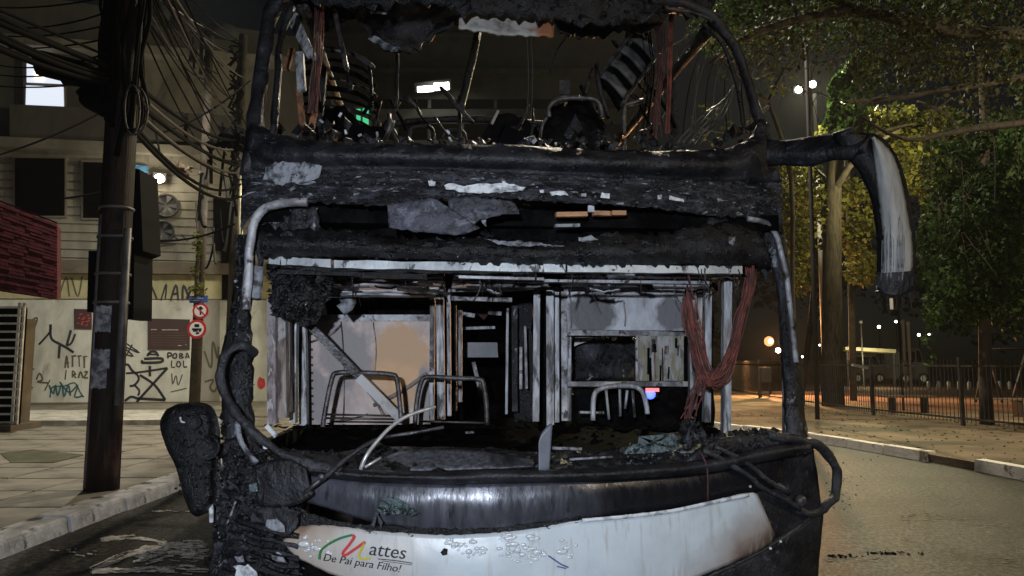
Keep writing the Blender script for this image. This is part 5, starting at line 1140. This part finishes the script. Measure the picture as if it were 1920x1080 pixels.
ct_ = loft('corner_top', 'char', [(1318, 822), (1370, 806), (1440, 806), (1522, 822)], [(1322, 850), (1380, 842), (1450, 846), (1524, 848)], lambda px, py, u, t: B(px, py, .1 - .12 * t), bus, 40, 8, .03, .03, 12, 3)
crust('char_crust', 'char', ct_, 260, .006, .03, bus, .01); crust('char_crust', 'char_ash', ct_, 60, .003, .01, bus, .03)
MB().tube([B(1318, 844, -.04), B(1360, 866, -.04), B(1402, 890, -.045), B(1430, 915, -.04), B(1470, 935, -.04), B(1500, 955, -.03)], .013, 8, .005).build('wiper_arm', 'rubber', bus, True)
MB().tube([B(1340, 838, -.03), B(1400, 868, -.04), B(1440, 900, -.045), B(1480, 925, -.045)], .012, 8, .004).build('wiper_arm', 'rubber', bus, True)
MB().tube([B(1458, 908, -.04), B(1480, 922, -.05)], .012, 8, .004, 1).lathe(B(1498, 938, -.03), [(.028, 0), (.028, .03), (.012, .04)], 12, Vector((0, -1, 0))).build('wiper_pivot', 'tube', bus, True)
MB().tube([B(1315, 850, -.05), B(1326, 880, -.06), B(1327, 938, -.04)], .004, 5).build('loose_wire', 'wire_dark', bus, True)
MB().tube([B(1308, 968, -.05), B(1302, 1010, -.05), B(1306, 1040, -.05), B(1320, 1076, -.05)], .0022, 5).build('loose_wire', 'tube', bus, True)
# --- white lower front panel with its lettering
fp = loft('front_panel', 'bumper_paint', [(530, 1014), (552, 990), (600, 984), (650, 988), (700, 995), (780, 1001), (850, 1003), (930, 999), (1010, 990), (1090, 975), (1180, 965), (1260, 955), (1340, 938), (1402, 924), (1420, 926)],
          [(530, 1016), (552, 1042), (600, 1068), (660, 1090), (740, 1116), (850, 1140), (960, 1150), (1080, 1142), (1180, 1124), (1260, 1102), (1330, 1074), (1400, 1044), (1440, 1024), (1452, 1010), (1454, 1004)],
          lambda px, py, u, t: B(px, py, -.05 - .02 * math.sin(math.pi * t)), bus, 100, 16, .02, .003, 4, 1)
FPn = lambda px, py: B(px, py, -.081)
mb = MB(); ribbon(mb, [(1092, 976), (1180, 968), (1260, 958), (1340, 941), (1404, 928)], 7, lambda a, b2: B(a, b2, -.066), 5); solid(mb.build('panel_edge', 'flake', bus, True), .006)
lg = MB(); ribbon(lg, [(598, 1049), (602, 1032), (618, 1019), (638, 1009), (660, 1003)], 4.2, FPn); lg.build('logo_stroke', 'ink_green', bus)
lg = MB(); ribbon(lg, [(660, 1003), (663, 1008), (654, 1022), (643, 1036), (647, 1041), (666, 1029), (684, 1016)], 5, FPn); lg.build('logo_stroke', 'ink_red', bus)
lg = MB(); ribbon(lg, [(684, 1016), (678, 1028), (673, 1040), (677, 1048), (694, 1047)], 4, FPn); lg.build('logo_stroke', 'ink_yellow', bus)
th_ = math.radians(7); ux = (math.cos(th_), math.sin(th_)); uy = (0, -1)
lettering('lettering', 'attes', 'ink', bus, (690, 1040), ux, uy, 36, FPn, .25)
lettering('lettering', 'De Pai para Filho!', 'ink', bus, (604, 1051), (math.cos(.15), math.sin(.15)), uy, 20.5, FPn, .35)
lg = MB(); ribbon(lg, [(708, 1048), (740, 1051), (773, 1056)], 1.8, FPn); ribbon(lg, [(716, 1051.5), (772, 1059)], 1.2, FPn); lg.build('lettering', 'ink', bus)
lg = MB(); ribbon(lg, [(1028, 1042), (1040, 1050), (1052, 1058), (1066, 1064)], 3, FPn); ribbon(lg, [(1044, 1062), (1062, 1066)], 2.4, FPn); lg.build('scribble', 'ink_navy', bus)
lg = MB(); lg.prism([FPn(826, 1036), FPn(832, 1028), FPn(839, 1030), FPn(838, 1040), FPn(830, 1042)], (0, .004, 0)); lg.build('soot_mark', 'char', bus)
# blistered paint
mb = MB()
for (cx, cy, rx, ry, n) in ((885, 1028, 26, 16, 26), (965, 1030, 30, 22, 34), (1000, 1040, 24, 14, 18), (1060, 1030, 22, 16, 14), (950, 1008, 14, 7, 16), (995, 1010, 12, 8, 16), (850, 1018, 16, 8, 16), (600, 1030, 26, 16, 18), (572, 1020, 18, 14, 14)):
    for _ in range(n):
        a_ = random.uniform(0, 6.28); k_ = math.sqrt(random.random()) * 1.1; x = cx + rx * k_ * math.cos(a_); y = cy + ry * k_ * math.sin(a_)
        c0 = B(x, y, -.07); r_ = random.uniform(.002, .012) * (1.1 - k_ * .6); n0 = len(mb.v)
        mb.lathe(c0, [(r_ * 1.2, -.002), (r_, r_ * .1), (r_ * .7, r_ * .3), (r_ * .3, r_ * .4)], 8, Vector((random.uniform(-.2, .2), -1, random.uniform(-.2, .2))))
        sx_ = random.uniform(.8, 2.4)
        for i in range(n0, len(mb.v)): mb.v[i].x = c0.x + (mb.v[i].x - c0.x) * sx_
mb.build('paint_blisters', mat('blister', (.62, .66, .69), .22, 0, (.5, .54, .57), 20, 6), bus, True, kind='stuff')
# lower skirt
sk = loft('lower_skirt', 'smooth_char', [(1240, 1108), (1330, 1078), (1400, 1046), (1456, 1012), (1500, 982), (1546, 944)], [(1240, 1260), (1330, 1256), (1400, 1252), (1456, 1240), (1500, 1225), (1524, 1200)], b_(-.015), bus, 40, 16, .03, .008, 6)
loft('lower_skirt', 'char_dark', [(560, 1050), (660, 1094), (850, 1144), (960, 1152), (1100, 1142), (1245, 1108)], [(560, 1250), (660, 1255), (850, 1262), (960, 1262), (1100, 1262), (1245, 1258)], b_(.0), bus, 50, 12, .03, .01, 6)
MB().tube([B(1330, 1080, -.05), B(1400, 1048, -.05), B(1456, 1016, -.04), B(1502, 984, -.03), B(1528, 962, -.02)], .008, 6, .002).build('trim_strip', 'rubber', bus, True)
for (x, y) in ((1463, 1015), (1444, 1028), (1406, 912)): MB().lathe(B(x, y, -.07), [(.007, 0), (.006, .008), (.001, .01)], 8, Vector((0, -1, 0))).build('bolt', 'flake', bus, True)
# --- melted left corner
wk = loft('melted_corner', 'char_ash', [(436, 846), (410, 880), (400, 950), (396, 1020), (392, 1100), (394, 1240)], [(502, 846), (520, 880), (560, 930), (556, 990), (562, 1060), (640, 1240)], lambda px, py, u, t: B(px, py, .02 - .07 * math.sin(math.pi * t)), bus, 90, 34, .05, .055, 10, 5)
crust('char_crust', 'char_ash', wk, 420, .005, .032, bus, .02); crust('char_crust', 'char', wk, 500, .01, .05, bus, .02); crust('char_crust', 'ash', wk, 60, .002, .008, bus, .05)
loft('corner_cover', 'smooth_char', [(478, 880), (500, 864), (540, 862), (572, 878)], [(482, 944), (510, 952), (550, 948), (584, 930)], b_(-.1), bus, 24, 10, .02, .008, 8)
loft('headlight_shell', 'char_ash', [(474, 952), (500, 944), (540, 950), (560, 962)], [(470, 985), (500, 1000), (530, 1000), (552, 992)], b_(-.1), bus, 20, 8, .02, .03, 12, 3)
for k in range(5):
    y = 985 + k * 20; MB().tube([B(448, y - 12, -.06), B(480, y, -.1), B(520, y + 12, -.1), B(560, y + 20, -.07)], random.uniform(.007, .016), 7, .012).build('melted_strip', random.choice(['char_ash', 'char']), bus, True)
flake([(500, 976), (520, 972), (532, 986), (534, 996), (512, 996), (500, 988)], -.14, 'ash', rag=4); flake([(467, 907), (482, 906), (483, 922), (468, 923)], -.13, 'glass_shard', rag=1); flake([(440, 1062), (466, 1058), (484, 1078), (470, 1100), (446, 1096)], -.13, 'flake', rag=5)
flake([(440, 1044), (454, 1042), (458, 1054), (444, 1056)], -.12, 'ash', rag=4); flake([(510, 1040), (530, 1046), (536, 1054), (512, 1050)], -.12, 'ash', rag=3)
MB().tube([B(390, 893, -.04), B(393, 930, -.05), B(396, 962, -.05), B(397, 980, -.05)], .011, 7, .005).build('pale_strip', 'flake', bus, True)
MB().tube([B(442, 940, -.06), B(432, 968, -.06), B(424, 985, -.06)], .005, 6, .002).build('pale_strip', 'ash', bus, True)
MB().tube([B(444, 790, -.06), B(450, 820, -.08), B(466, 850, -.1), B(482, 868, -.1)], .012, 7, .006).build('pale_strip', 'ash', bus, True)
for (a, b2) in (((500, 798), (518, 818)), ((494, 822), (499, 842))): MB().bar(B(*a, .05), B(*b2, .05), .02, .01).build('pale_strip', 'flake', bus)
# --- wipers and shards on the dash
wa = MB().tube([B(560, 932, -.08), B(610, 894, -.09), B(660, 852, -.06), B(698, 828, .0), B(720, 820, .02)], [.012, .008], 8, .002).build('wiper_arm', 'rubber', bus, True)
MB().tube([B(716, 820, .02), B(770, 812, .03), B(832, 801, .05)], .008, 7, .001, 2).build('wiper_blade', 'tube', wa, True)
MB().tube([B(570, 925, -.1), B(600, 900, -.105)], .008, 6, 0, 1).lathe(B(603, 894, -.1), [(.014, 0), (.014, .012), (.004, .014)], 10, Vector((0, -1, 0))).build('wiper_pivot', 'tube', wa, True)
wb = MB().tube([B(676, 880, -.1), B(686, 856, -.1), B(708, 826, -.06), B(736, 798, -.0), B(768, 778, .06), B(816, 763, .12)], .0085, 8, .001).build('wiper_arm', 'tube_bright', bus, True)
MB().tube([B(684, 876, -.09), B(714, 858, -.05)], .006, 6, 0, 1).build('wiper_link', 'tube_bright', wb, True)
loft('upright_fin', 'fin', [(1010, 830), (1016, 812), (1030, 796), (1036, 794)], [(1010, 884), (1018, 885), (1024, 885), (1030, 882)], b_(-.03), bus, 10, 10, .012)
for (pl_, lab, n) in (([(1168, 852), (1178, 838), (1196, 832), (1198, 818), (1240, 815), (1262, 812), (1272, 824), (1272, 842), (1240, 848)], 'sheet of shattered greenish windscreen glass lying on the dashboard', 110), ([(704, 962), (716, 936), (740, 932), (766, 946), (764, 962), (730, 966)], 'shattered glass shard stuck on the black band above the lettering', 60)):
    off = .1 if n == 110 else -.06; c0 = B(*pl_[0], off); mb = MB(); pts = [B(x, y, off + random.uniform(-.01, .01)) for x, y in pl_]
    cc_ = sum(pts, Vector()) / len(pts); k0 = len(mb.v)
    for i in range(len(pts)):
        a, b2 = pts[i], pts[(i + 1) % len(pts)]; mm = cc_ + Vector((random.uniform(-.01, .01), random.uniform(-.02, .02), random.uniform(-.01, .01))); mb.prism([a, b2, mm], (0, .006, 0))
    xs = [p[0] for p in pl_]; ys = [p[1] for p in pl_]
    for _ in range(n): mb.lump(B(random.uniform(min(xs), max(xs) + 20), random.uniform((min(ys) + max(ys)) / 2, max(ys) + (18 if n == 110 else 0)), off - .04), random.uniform(.002, .008))
    mb.build('shattered_glass', 'glass_shard', None, False, lab, 'glass', org=c0)
t = MB()
t.prism([B(704, 962, -.09), B(696, 985, -.09), B(702, 988, -.09), B(707, 966, -.09)], (0, .006, 0)).prism([B(705, 960, -.1), B(714, 990, -.09), B(718, 980, -.09)], (0, .006, 0))
t.build('broken_bracket', 'char_ash', bus)
c0 = B(1298, 816, .1); mb = MB()
for _ in range(46): mb.lump(c0 + Vector((random.gauss(0, .035), random.gauss(0, .04), abs(random.gauss(0, .04)) - .03)), random.uniform(.01, .035))
mb.build('melted_lump', 'char_ash', None, False, 'greyish melted lump on the dashboard right of the greenish glass', 'debris', org=c0)
for (a, b2, r_) in (((1068, 862), (1150, 856), .006), ((1034, 840), (1090, 842), .008), ((1276, 848), (1312, 846), .005), ((872, 812), (888, 810), .006)): MB().tube([B(*a, .1), B(*b2, .1)], r_, 6, .003, 1).build('loose_rod', 'ash', bus, True)

# --- mirrors
mb = MB(); out = [(330, 764), (352, 755), (382, 756), (400, 766), (410, 792), (414, 850), (412, 920), (404, 948), (386, 962), (372, 945), (364, 915), (350, 872), (330, 825), (318, 790)]
out = [tuple(q) for q in spline([Vector(p) for p in out + out[:1]], 3)][:-1]
def rim_body(name, m, out, off, th, parent, amp=.006, bev=.86):
    mb = MB(); n = len(out); cx = sum(p[0] for p in out) / n; cy = sum(p[1] for p in out) / n; k = .35
    rings = []
    for (sc, dz) in ((.02, -.02), (.5, -.016), (bev, -.01), (.97, .01), (1, .03), (1, th)):
        rings.append([B(cx + (x - cx) * sc, cy + (y - cy) * sc, 0) * 1.0 + Vector((0, off + dz, 0)) for x, y in out])
    for r_ in rings:
        for p in r_: mb.v.append(p + noise.noise_vector(p * 11) * amp)
    for i in range(len(rings) - 1):
        for j in range(n): a = i * n + j; b2 = i * n + (j + 1) % n; mb.f.append((a, a + n, b2 + n, b2))
    mb.f.append(tuple((len(rings) - 1) * n + j for j in range(n))); return mb.build(name, m, parent, True)
lmr = rim_body('mirror', 'char', out, -.12, .12, bus)
mb = MB()
for (x, y, r_) in ((366, 792, .03), (390, 838, .055)):
    c0 = B(x, y, -.16); mb.lathe(c0, [(r_, .0), (r_, .016), (r_ * .9, .018), (r_ * .84, .006), (.004, .004)], 18, Vector((0, -1, 0)))
mb.build('mirror_recess', 'char', lmr, True)
mb = MB(); mb.tube([B(338, 782, -.16), B(340, 790, -.165), B(346, 792, -.165)], .004, 6).tube([B(411, 788, -.14), B(416, 790, -.14)], .006, 6, 0, 1); mb.build('bright_chip', 'flake', lmr)
crust_src = [B(random.uniform(330, 408), random.uniform(770, 930), -.15) for _ in range(120)]
mb = MB()
for p in crust_src: mb.lump(p, random.uniform(.003, .012))
mb.build('char_crust', 'char', lmr, kind='stuff')
MB().tube([B(405, 850, -.06), B(430, 838, -.03), B(452, 830, .02)], .03, 8, .01).build('mirror_arm', 'char', bus, True)
# right mirror: thick arm and hanging head
Mr = lambda px, py, dd=0: at(px, py, 3.32 + dd)
arm = loft('mirror_arm', 'smooth_char', [(1436, 262), (1470, 262), (1520, 255), (1570, 249), (1640, 249)], [(1440, 312), (1475, 310), (1516, 312), (1560, 302), (1600, 300)], lambda px, py, u, t: at(px, py, 3.62 - .3 * u - .05 * math.sin(math.pi * t)), bus, 26, 10, .1, .006, 6)
def bandloft(name, m, L_, R_, d0_, parent, th=.02, amp=.004, bulge=.05, jag=0):
    return loft(name, m, L_, R_, lambda px, py, u, t: at(px, py, d0_ - bulge * math.sin(math.pi * t)), parent, 50, 10, th, amp, 6, jag)
head = bandloft('mirror_shell', 'smooth_char', [(1560, 250), (1578, 286), (1608, 320), (1632, 370), (1642, 430), (1644, 490), (1642, 535), (1650, 548)], [(1636, 249), (1664, 268), (1690, 312), (1706, 370), (1716, 430), (1718, 490), (1716, 528), (1700, 552)], 3.36, arm, .12, .006, .06, 1)
bandloft('mirror_face', 'mirror_face', [(1634, 258), (1638, 300), (1644, 350), (1652, 410), (1656, 460), (1654, 500), (1650, 524)], [(1640, 256), (1672, 288), (1690, 340), (1702, 400), (1710, 450), (1712, 490), (1708, 520)], 3.3, arm, .01, .003, .04, 1)
mf = bandloft('mirror_tip', 'char_ash', [(1644, 512), (1642, 535), (1650, 546), (1656, 552)], [(1716, 508), (1718, 525), (1712, 540), (1700, 552)], 3.285, arm, .03, .01, .035, 3)
mb = MB()
for _ in range(16):
    x = random.uniform(1654, 1700); y0 = random.uniform(400, 470); mb.tube([at(x, y0, 3.26), at(x + random.uniform(-2, 2), y0 + 30, 3.255), at(x + random.uniform(-3, 3), random.uniform(500, 540), 3.25)], .0012, 4, 0, 2)
mb.build('drips', 'ash', arm)
for k in range(5):
    x = 1650 + k * 14; MB().tube([at(x, 540, 3.3), at(x + random.uniform(-4, 4), 560, 3.3), at(x + random.uniform(-8, 8), 575 + random.uniform(-8, 8), 3.3)], .002, 4).build('melted_thread', 'rubber', arm, True)

# --- upper windscreen frame
MB().tube([B(462, 330, .0), B(476, 270, -.02), B(484, 190, 0), B(492, 120, 0), B(500, 60, 0), B(512, 20, 0), B(540, -14, 0), B(600, -30, .02)], .04, 12, .014).build('upper_frame_post', 'smooth_char', bus, True)
MB().tube([B(512, 250, .02), B(518, 190, .03), B(522, 110, .04), B(530, 60, .05), B(548, 14, .05)], .02, 8, .01).build('upper_frame_post', 'char', bus, True)
MB().tube([B(1454, 340, .0), B(1436, 270, 0), B(1420, 215, 0), B(1404, 160, 0), B(1384, 104, 0), B(1360, 60, 0), B(1326, 26, 0), B(1280, 8, .02), B(1220, -2, .02)], .03, 12, .012).build('upper_frame_post', 'smooth_char', bus, True)
MB().tube([B(1394, 240, .03), B(1386, 180, .03), B(1370, 120, .03), B(1350, 76, .03), B(1316, 42, .04)], .012, 8, .006).build('upper_frame_post', 'char', bus, True)
MB().tube([B(1246, 16, .0), B(1300, 24, -.03), B(1340, 40, -.03)], .008, 7, .002).build('gasket', 'tube', bus, True)
rb = loft('roof_edge', 'char', [(500, -60), (800, -70), (1100, -70), (1360, -40)], [(548, 0), (640, 12), (760, 6), (860, 20), (1040, 34), (1140, 44), (1240, 24), (1330, 26)], lambda px, py, u, t: B(px, py, .02 + .12 * t), bus, 110, 10, .03, .03, 8, 7)
crust('char_crust', 'char', rb, 420, .01, .06, bus); crust('char_crust', 'char_ash', rb, 110, .006, .02, bus)
U = lambda px, py, off=1.0: B(px, py, off)
loft('hanging_ceiling', 'char', [(640, -10), (720, -10), (870, -10)], [(690, 66), (742, 96), (820, 62), (866, 44)], b_(.6), bus, 30, 14, .02, .06, 5, 6)
loft('hanging_ceiling', 'char', [(1040, -10), (1100, -10), (1250, 0)], [(1040, 62), (1100, 74), (1130, 66), (1200, 60), (1250, 40)], b_(.5), bus, 30, 12, .02, .06, 6, 8)
loft('hanging_ceiling', 'char_dark', [(560, -10), (600, -10), (650, -10)], [(590, 60), (620, 40), (650, 30)], b_(.5), bus, 16, 8, .02, .05, 6, 5)
loft('hanging_ceiling', 'char_dark', [(640, -8), (750, -8), (860, -8)], [(640, 28), (750, 24), (860, 22)], b_(.75), bus, 20, 8, .02, .05, 6, 5)
loft('destination_plate', mat('rusty_plate', (.46, .44, .4), .7, 0, (.2, .17, .15), 9, 10, .5, .66, bump=.4, col3=(.4, .16, .07), scale3=6, lo3=.58, hi3=.66), [(862, 22), (950, 24), (1040, 30)], [(860, 52), (950, 64), (1038, 68)], b_(.3), bus, 24, 8, .015, .012, 8, 2)
for (a, b2, r_) in (((536, 20), (582, 104), .022), ((546, 12), (590, 110), .014), ((560, 34), (576, 20), .02), ((628, 20), (650, 128), .012), ((562, 100), (566, 170), .022)): MB().bar(U(*a, .35), U(*b2, .35), r_ * 2, .03).build('bent_strut', 'alu_post' if r_ > .013 else 'tube', bus)
flake([(690, 70), (702, 66), (730, 84), (748, 88), (745, 96), (728, 96)], .5, 'ash', rag=5); flake([(693, 20), (726, 22), (726, 27), (694, 25)], .4, 'ash', rag=2)
for (pts, o_, r_) in (([(745, 100), (744, 150), (742, 200)], .9, .012), ([(650, 130), (656, 170), (660, 160)], .9, .012), ([(692, 120), (696, 165), (697, 210)], 1.1, .012), ([(862, 206), (872, 170), (884, 120), (896, 62)], 1.6, .03), ([(862, 180), (862, 262)], 1.6, .014)):
    MB().tube([U(a, b2, o_) for a, b2 in pts], r_, 7, .006, 2).build('ceiling_rib', 'char', bus, True)
for (x, y0, y1) in ((988, 70, 215), (996, 68, 220)): MB().tube([U(x, y0, .35), U(x + 3, (y0 + y1) / 2, .4), U(x, y1, .4)], .0018, 4).build('loose_wire', 'cable_grey', bus, True)
def uloom(pts, off, n, spread, m):
    mb = MB()
    for _ in range(n):
        dx, do = random.gauss(0, spread), random.gauss(0, .02); mb.tube([B(a + dx * random.uniform(.4, 1.5), b2, off + do) for a, b2 in pts], .0036, 4, 0, 3, False)
    mb.build('wire_loom', m, bus, True)
uloom([(606, -10), (598, 50), (594, 110), (592, 170), (588, 212)], .35, 16, 6, 'wire_dark'); uloom([(604, 0), (600, 70), (596, 150), (594, 190)], .32, 3, 5, 'wire')
uloom([(1258, 20), (1256, 90), (1254, 170), (1252, 250)], .3, 12, 3, 'wire'); uloom([(1236, 40), (1238, 120), (1230, 200), (1226, 260)], .5, 10, 7, 'wire_dark')
uloom([(1216, 60), (1224, 130), (1214, 210), (1205, 270)], .7, 9, 9, 'char_dark')
for k in range(8): x = 1285 + k * 16; MB().tube([B(x + 40, 60 + 6 * k, .7), B(x + 10, 150, .7), B(x + random.uniform(-10, 20), 250, .7)], .004, 4, 0, 4).build('loose_wire', 'cable_grey' if k % 2 else 'cable', bus, True)
for k in range(5): MB().tube([B(1376 - k * 5, 160 + 8 * k, .2), B(1360 - k * 9, 210, .25), B(1330 - k * 14, 246 + 4 * k, .3), B(1310 - 10 * k, 272, .3)], .005, 5, 0, 3).build('loose_wire', 'tube', bus, True)
for (a, b2) in (((548, 92), (538, 130)), ((560, 160), (568, 240)), ((590, 210), (584, 240))): MB().bar(B(*a, .5), B(*b2, .5), .03, .03).build('bent_strut', 'rust', bus)
for k in range(9):
    y = 96 + 18 * k; MB().tube([B(556 + 3 * k, y + 10, .9 + .1 * k), B(610, y - 4, 1.0 + .1 * k), B(664 + 2 * k, y + 8, 1.1 + .1 * k), B(700 + 2 * k, y + 30, 1.1 + .1 * k)], .012 if k % 2 else .02, 6, .008, 3).build('luggage_rack_bar', 'char_dark' if k % 3 else 'tube', bus, True)
for k in range(34):
    x = random.uniform(1060, 1250) if k < 22 else random.uniform(690, 1010); y = random.uniform(20, 200) if k < 22 else random.uniform(150, 230); an = random.uniform(.6, 2.2); L_ = random.uniform(30, 110); o_ = random.uniform(.5, 1.6)
    MB().tube([B(x, y, o_), B(x + math.cos(an) * L_ * .5 + random.uniform(-8, 8), y + math.sin(an) * L_ * .5, o_), B(x + math.cos(an) * L_, min(280, y + math.sin(an) * L_), o_ + .1)], random.uniform(.004, .016), 6, .008, 3).build('bent_frame', ['char_dark', 'char', 'char', 'tube'][k % 4], bus, True)
for (x, y) in ((720, 244), (790, 238), (850, 246), (960, 240)): hoop([(x - 24, 292), (x - 22, y + 10), (x - 12, y), (x + 14, y), (x + 22, y + 12), (x + 24, 292)], 2.2, .016, 'char')
# upper deck seats
hoop([(1030, 220), (1030, 200), (1050, 186), (1085, 184), (1116, 187), (1126, 202), (1128, 222)], 1.0, .015)
hoop([(1170, 290), (1170, 206), (1178, 196), (1208, 188)], 1.0, .014); hoop([(1016, 292), (1016, 240), (1028, 218)], 1.1, .01)
bs = loft('upper_seat', 'char_dark', [(1020, 230), (1036, 198), (1076, 188), (1116, 198), (1132, 232)], [(1016, 292), (1050, 294), (1076, 294), (1110, 294), (1136, 292)], lambda px, py, u, t: B(px, py, .9 - .12 * math.sin(math.pi * t)), bus, 26, 10, .06, .03, 9)
loft('upper_seat', 'black', [(905, 250), (935, 214), (985, 222), (1012, 246)], [(890, 290), (930, 292), (970, 292), (1010, 292)], lambda px, py, u, t: B(px, py, 1.8), bus, 20, 8, .06, .03, 5, 1)
loft('upper_seat', 'char_dark', [(600, 210), (640, 196), (680, 236), (720, 240)], [(590, 290), (640, 292), (680, 292), (730, 292)], lambda px, py, u, t: B(px, py, 1.4), bus, 20, 8, .06, .04, 9, 4)
fs = loft('fallen_seat', 'char_dark', [(1128, 140), (1160, 110), (1196, 66)], [(1166, 200), (1190, 164), (1222, 120)], b_(.75), bus, 14, 8, .05, .012, 8)
for k in range(4):
    a0 = 1126 + 18 * k; b0 = 142 - 24 * k
    loft('seat_stripe', 'striped', [(a0, b0), (a0 + 18, b0 + 10), (a0 + 44, b0 + 40)], [(a0 + 8, b0 - 11), (a0 + 28, b0 + 0), (a0 + 51, b0 + 28)], b_(.7), fs, 10, 4, .02, .004, 8)
MB().bar(B(1120, 146, .68), B(1196, 48, .68), .022, .03).bar(B(1165, 196, .68), B(1238, 96, .68), .016, .03).build('seat_rail', 'tube', fs)
flat_u = lambda nm, m, poly, off: MB().prism([B(a, b2, off) for a, b2 in poly], (0, .02, 0)).build(nm, m, bus)
flat_u('seat_plate', 'striped', [(1049, 176), (1068, 176), (1068, 150), (1049, 150)], 1.1)
MB().bar(B(922, 232, 1.0), B(934, 208, 1.0), .014).build('seat_bar', 'tube_bright', bus)
mb = MB()
for _ in range(90):
    x = random.uniform(560, 1400); mb.lump(B(x, 262 + random.uniform(-8, 14) + 14 * max(0, (x - 600) / 800), random.uniform(.02, .3)), random.uniform(.008, .035))
mb.build('sill_debris', 'char_ash', bus, kind='stuff')
mb = MB()
for _ in range(70):
    x = random.choice([random.gauss(1395, 22), random.gauss(600, 40), random.gauss(1140, 60)]); mb.lump(B(x, random.uniform(230, 268), random.uniform(.1, .5)), random.uniform(.01, .045))
mb.build('sill_debris', 'char', bus, kind='stuff')
for (x, y) in ((600, 225), (640, 212), (648, 244), (678, 252), (608, 240), (707, 248), (838, 245), (842, 258), (1042, 268), (1062, 268), (1300, 262)):
    MB().bar(B(x, y, .5), B(x + random.uniform(-8, 8), y + random.uniform(3, 8), .5), .012, .01).build('scrap', 'flake', bus)

# thin haze filling the scene, added to give the lamps soft halos
hz = bpy.data.materials.new('halo_haze'); hz.use_nodes = True; hn = hz.node_tree.nodes; hn.remove(hn['Principled BSDF'])
vol = hn.new('ShaderNodeVolumePrincipled'); vol.inputs['Color'].default_value = (.9, .9, .9, 1); vol.inputs['Density'].default_value = .00034; vol.inputs['Anisotropy'].default_value = .3
hz.node_tree.links.new(vol.outputs[0], hn['Material Output'].inputs['Volume'])
MB().box((0, 110, 11.5), (330, 310, 25)).build('haze', hz, kind='stuff')
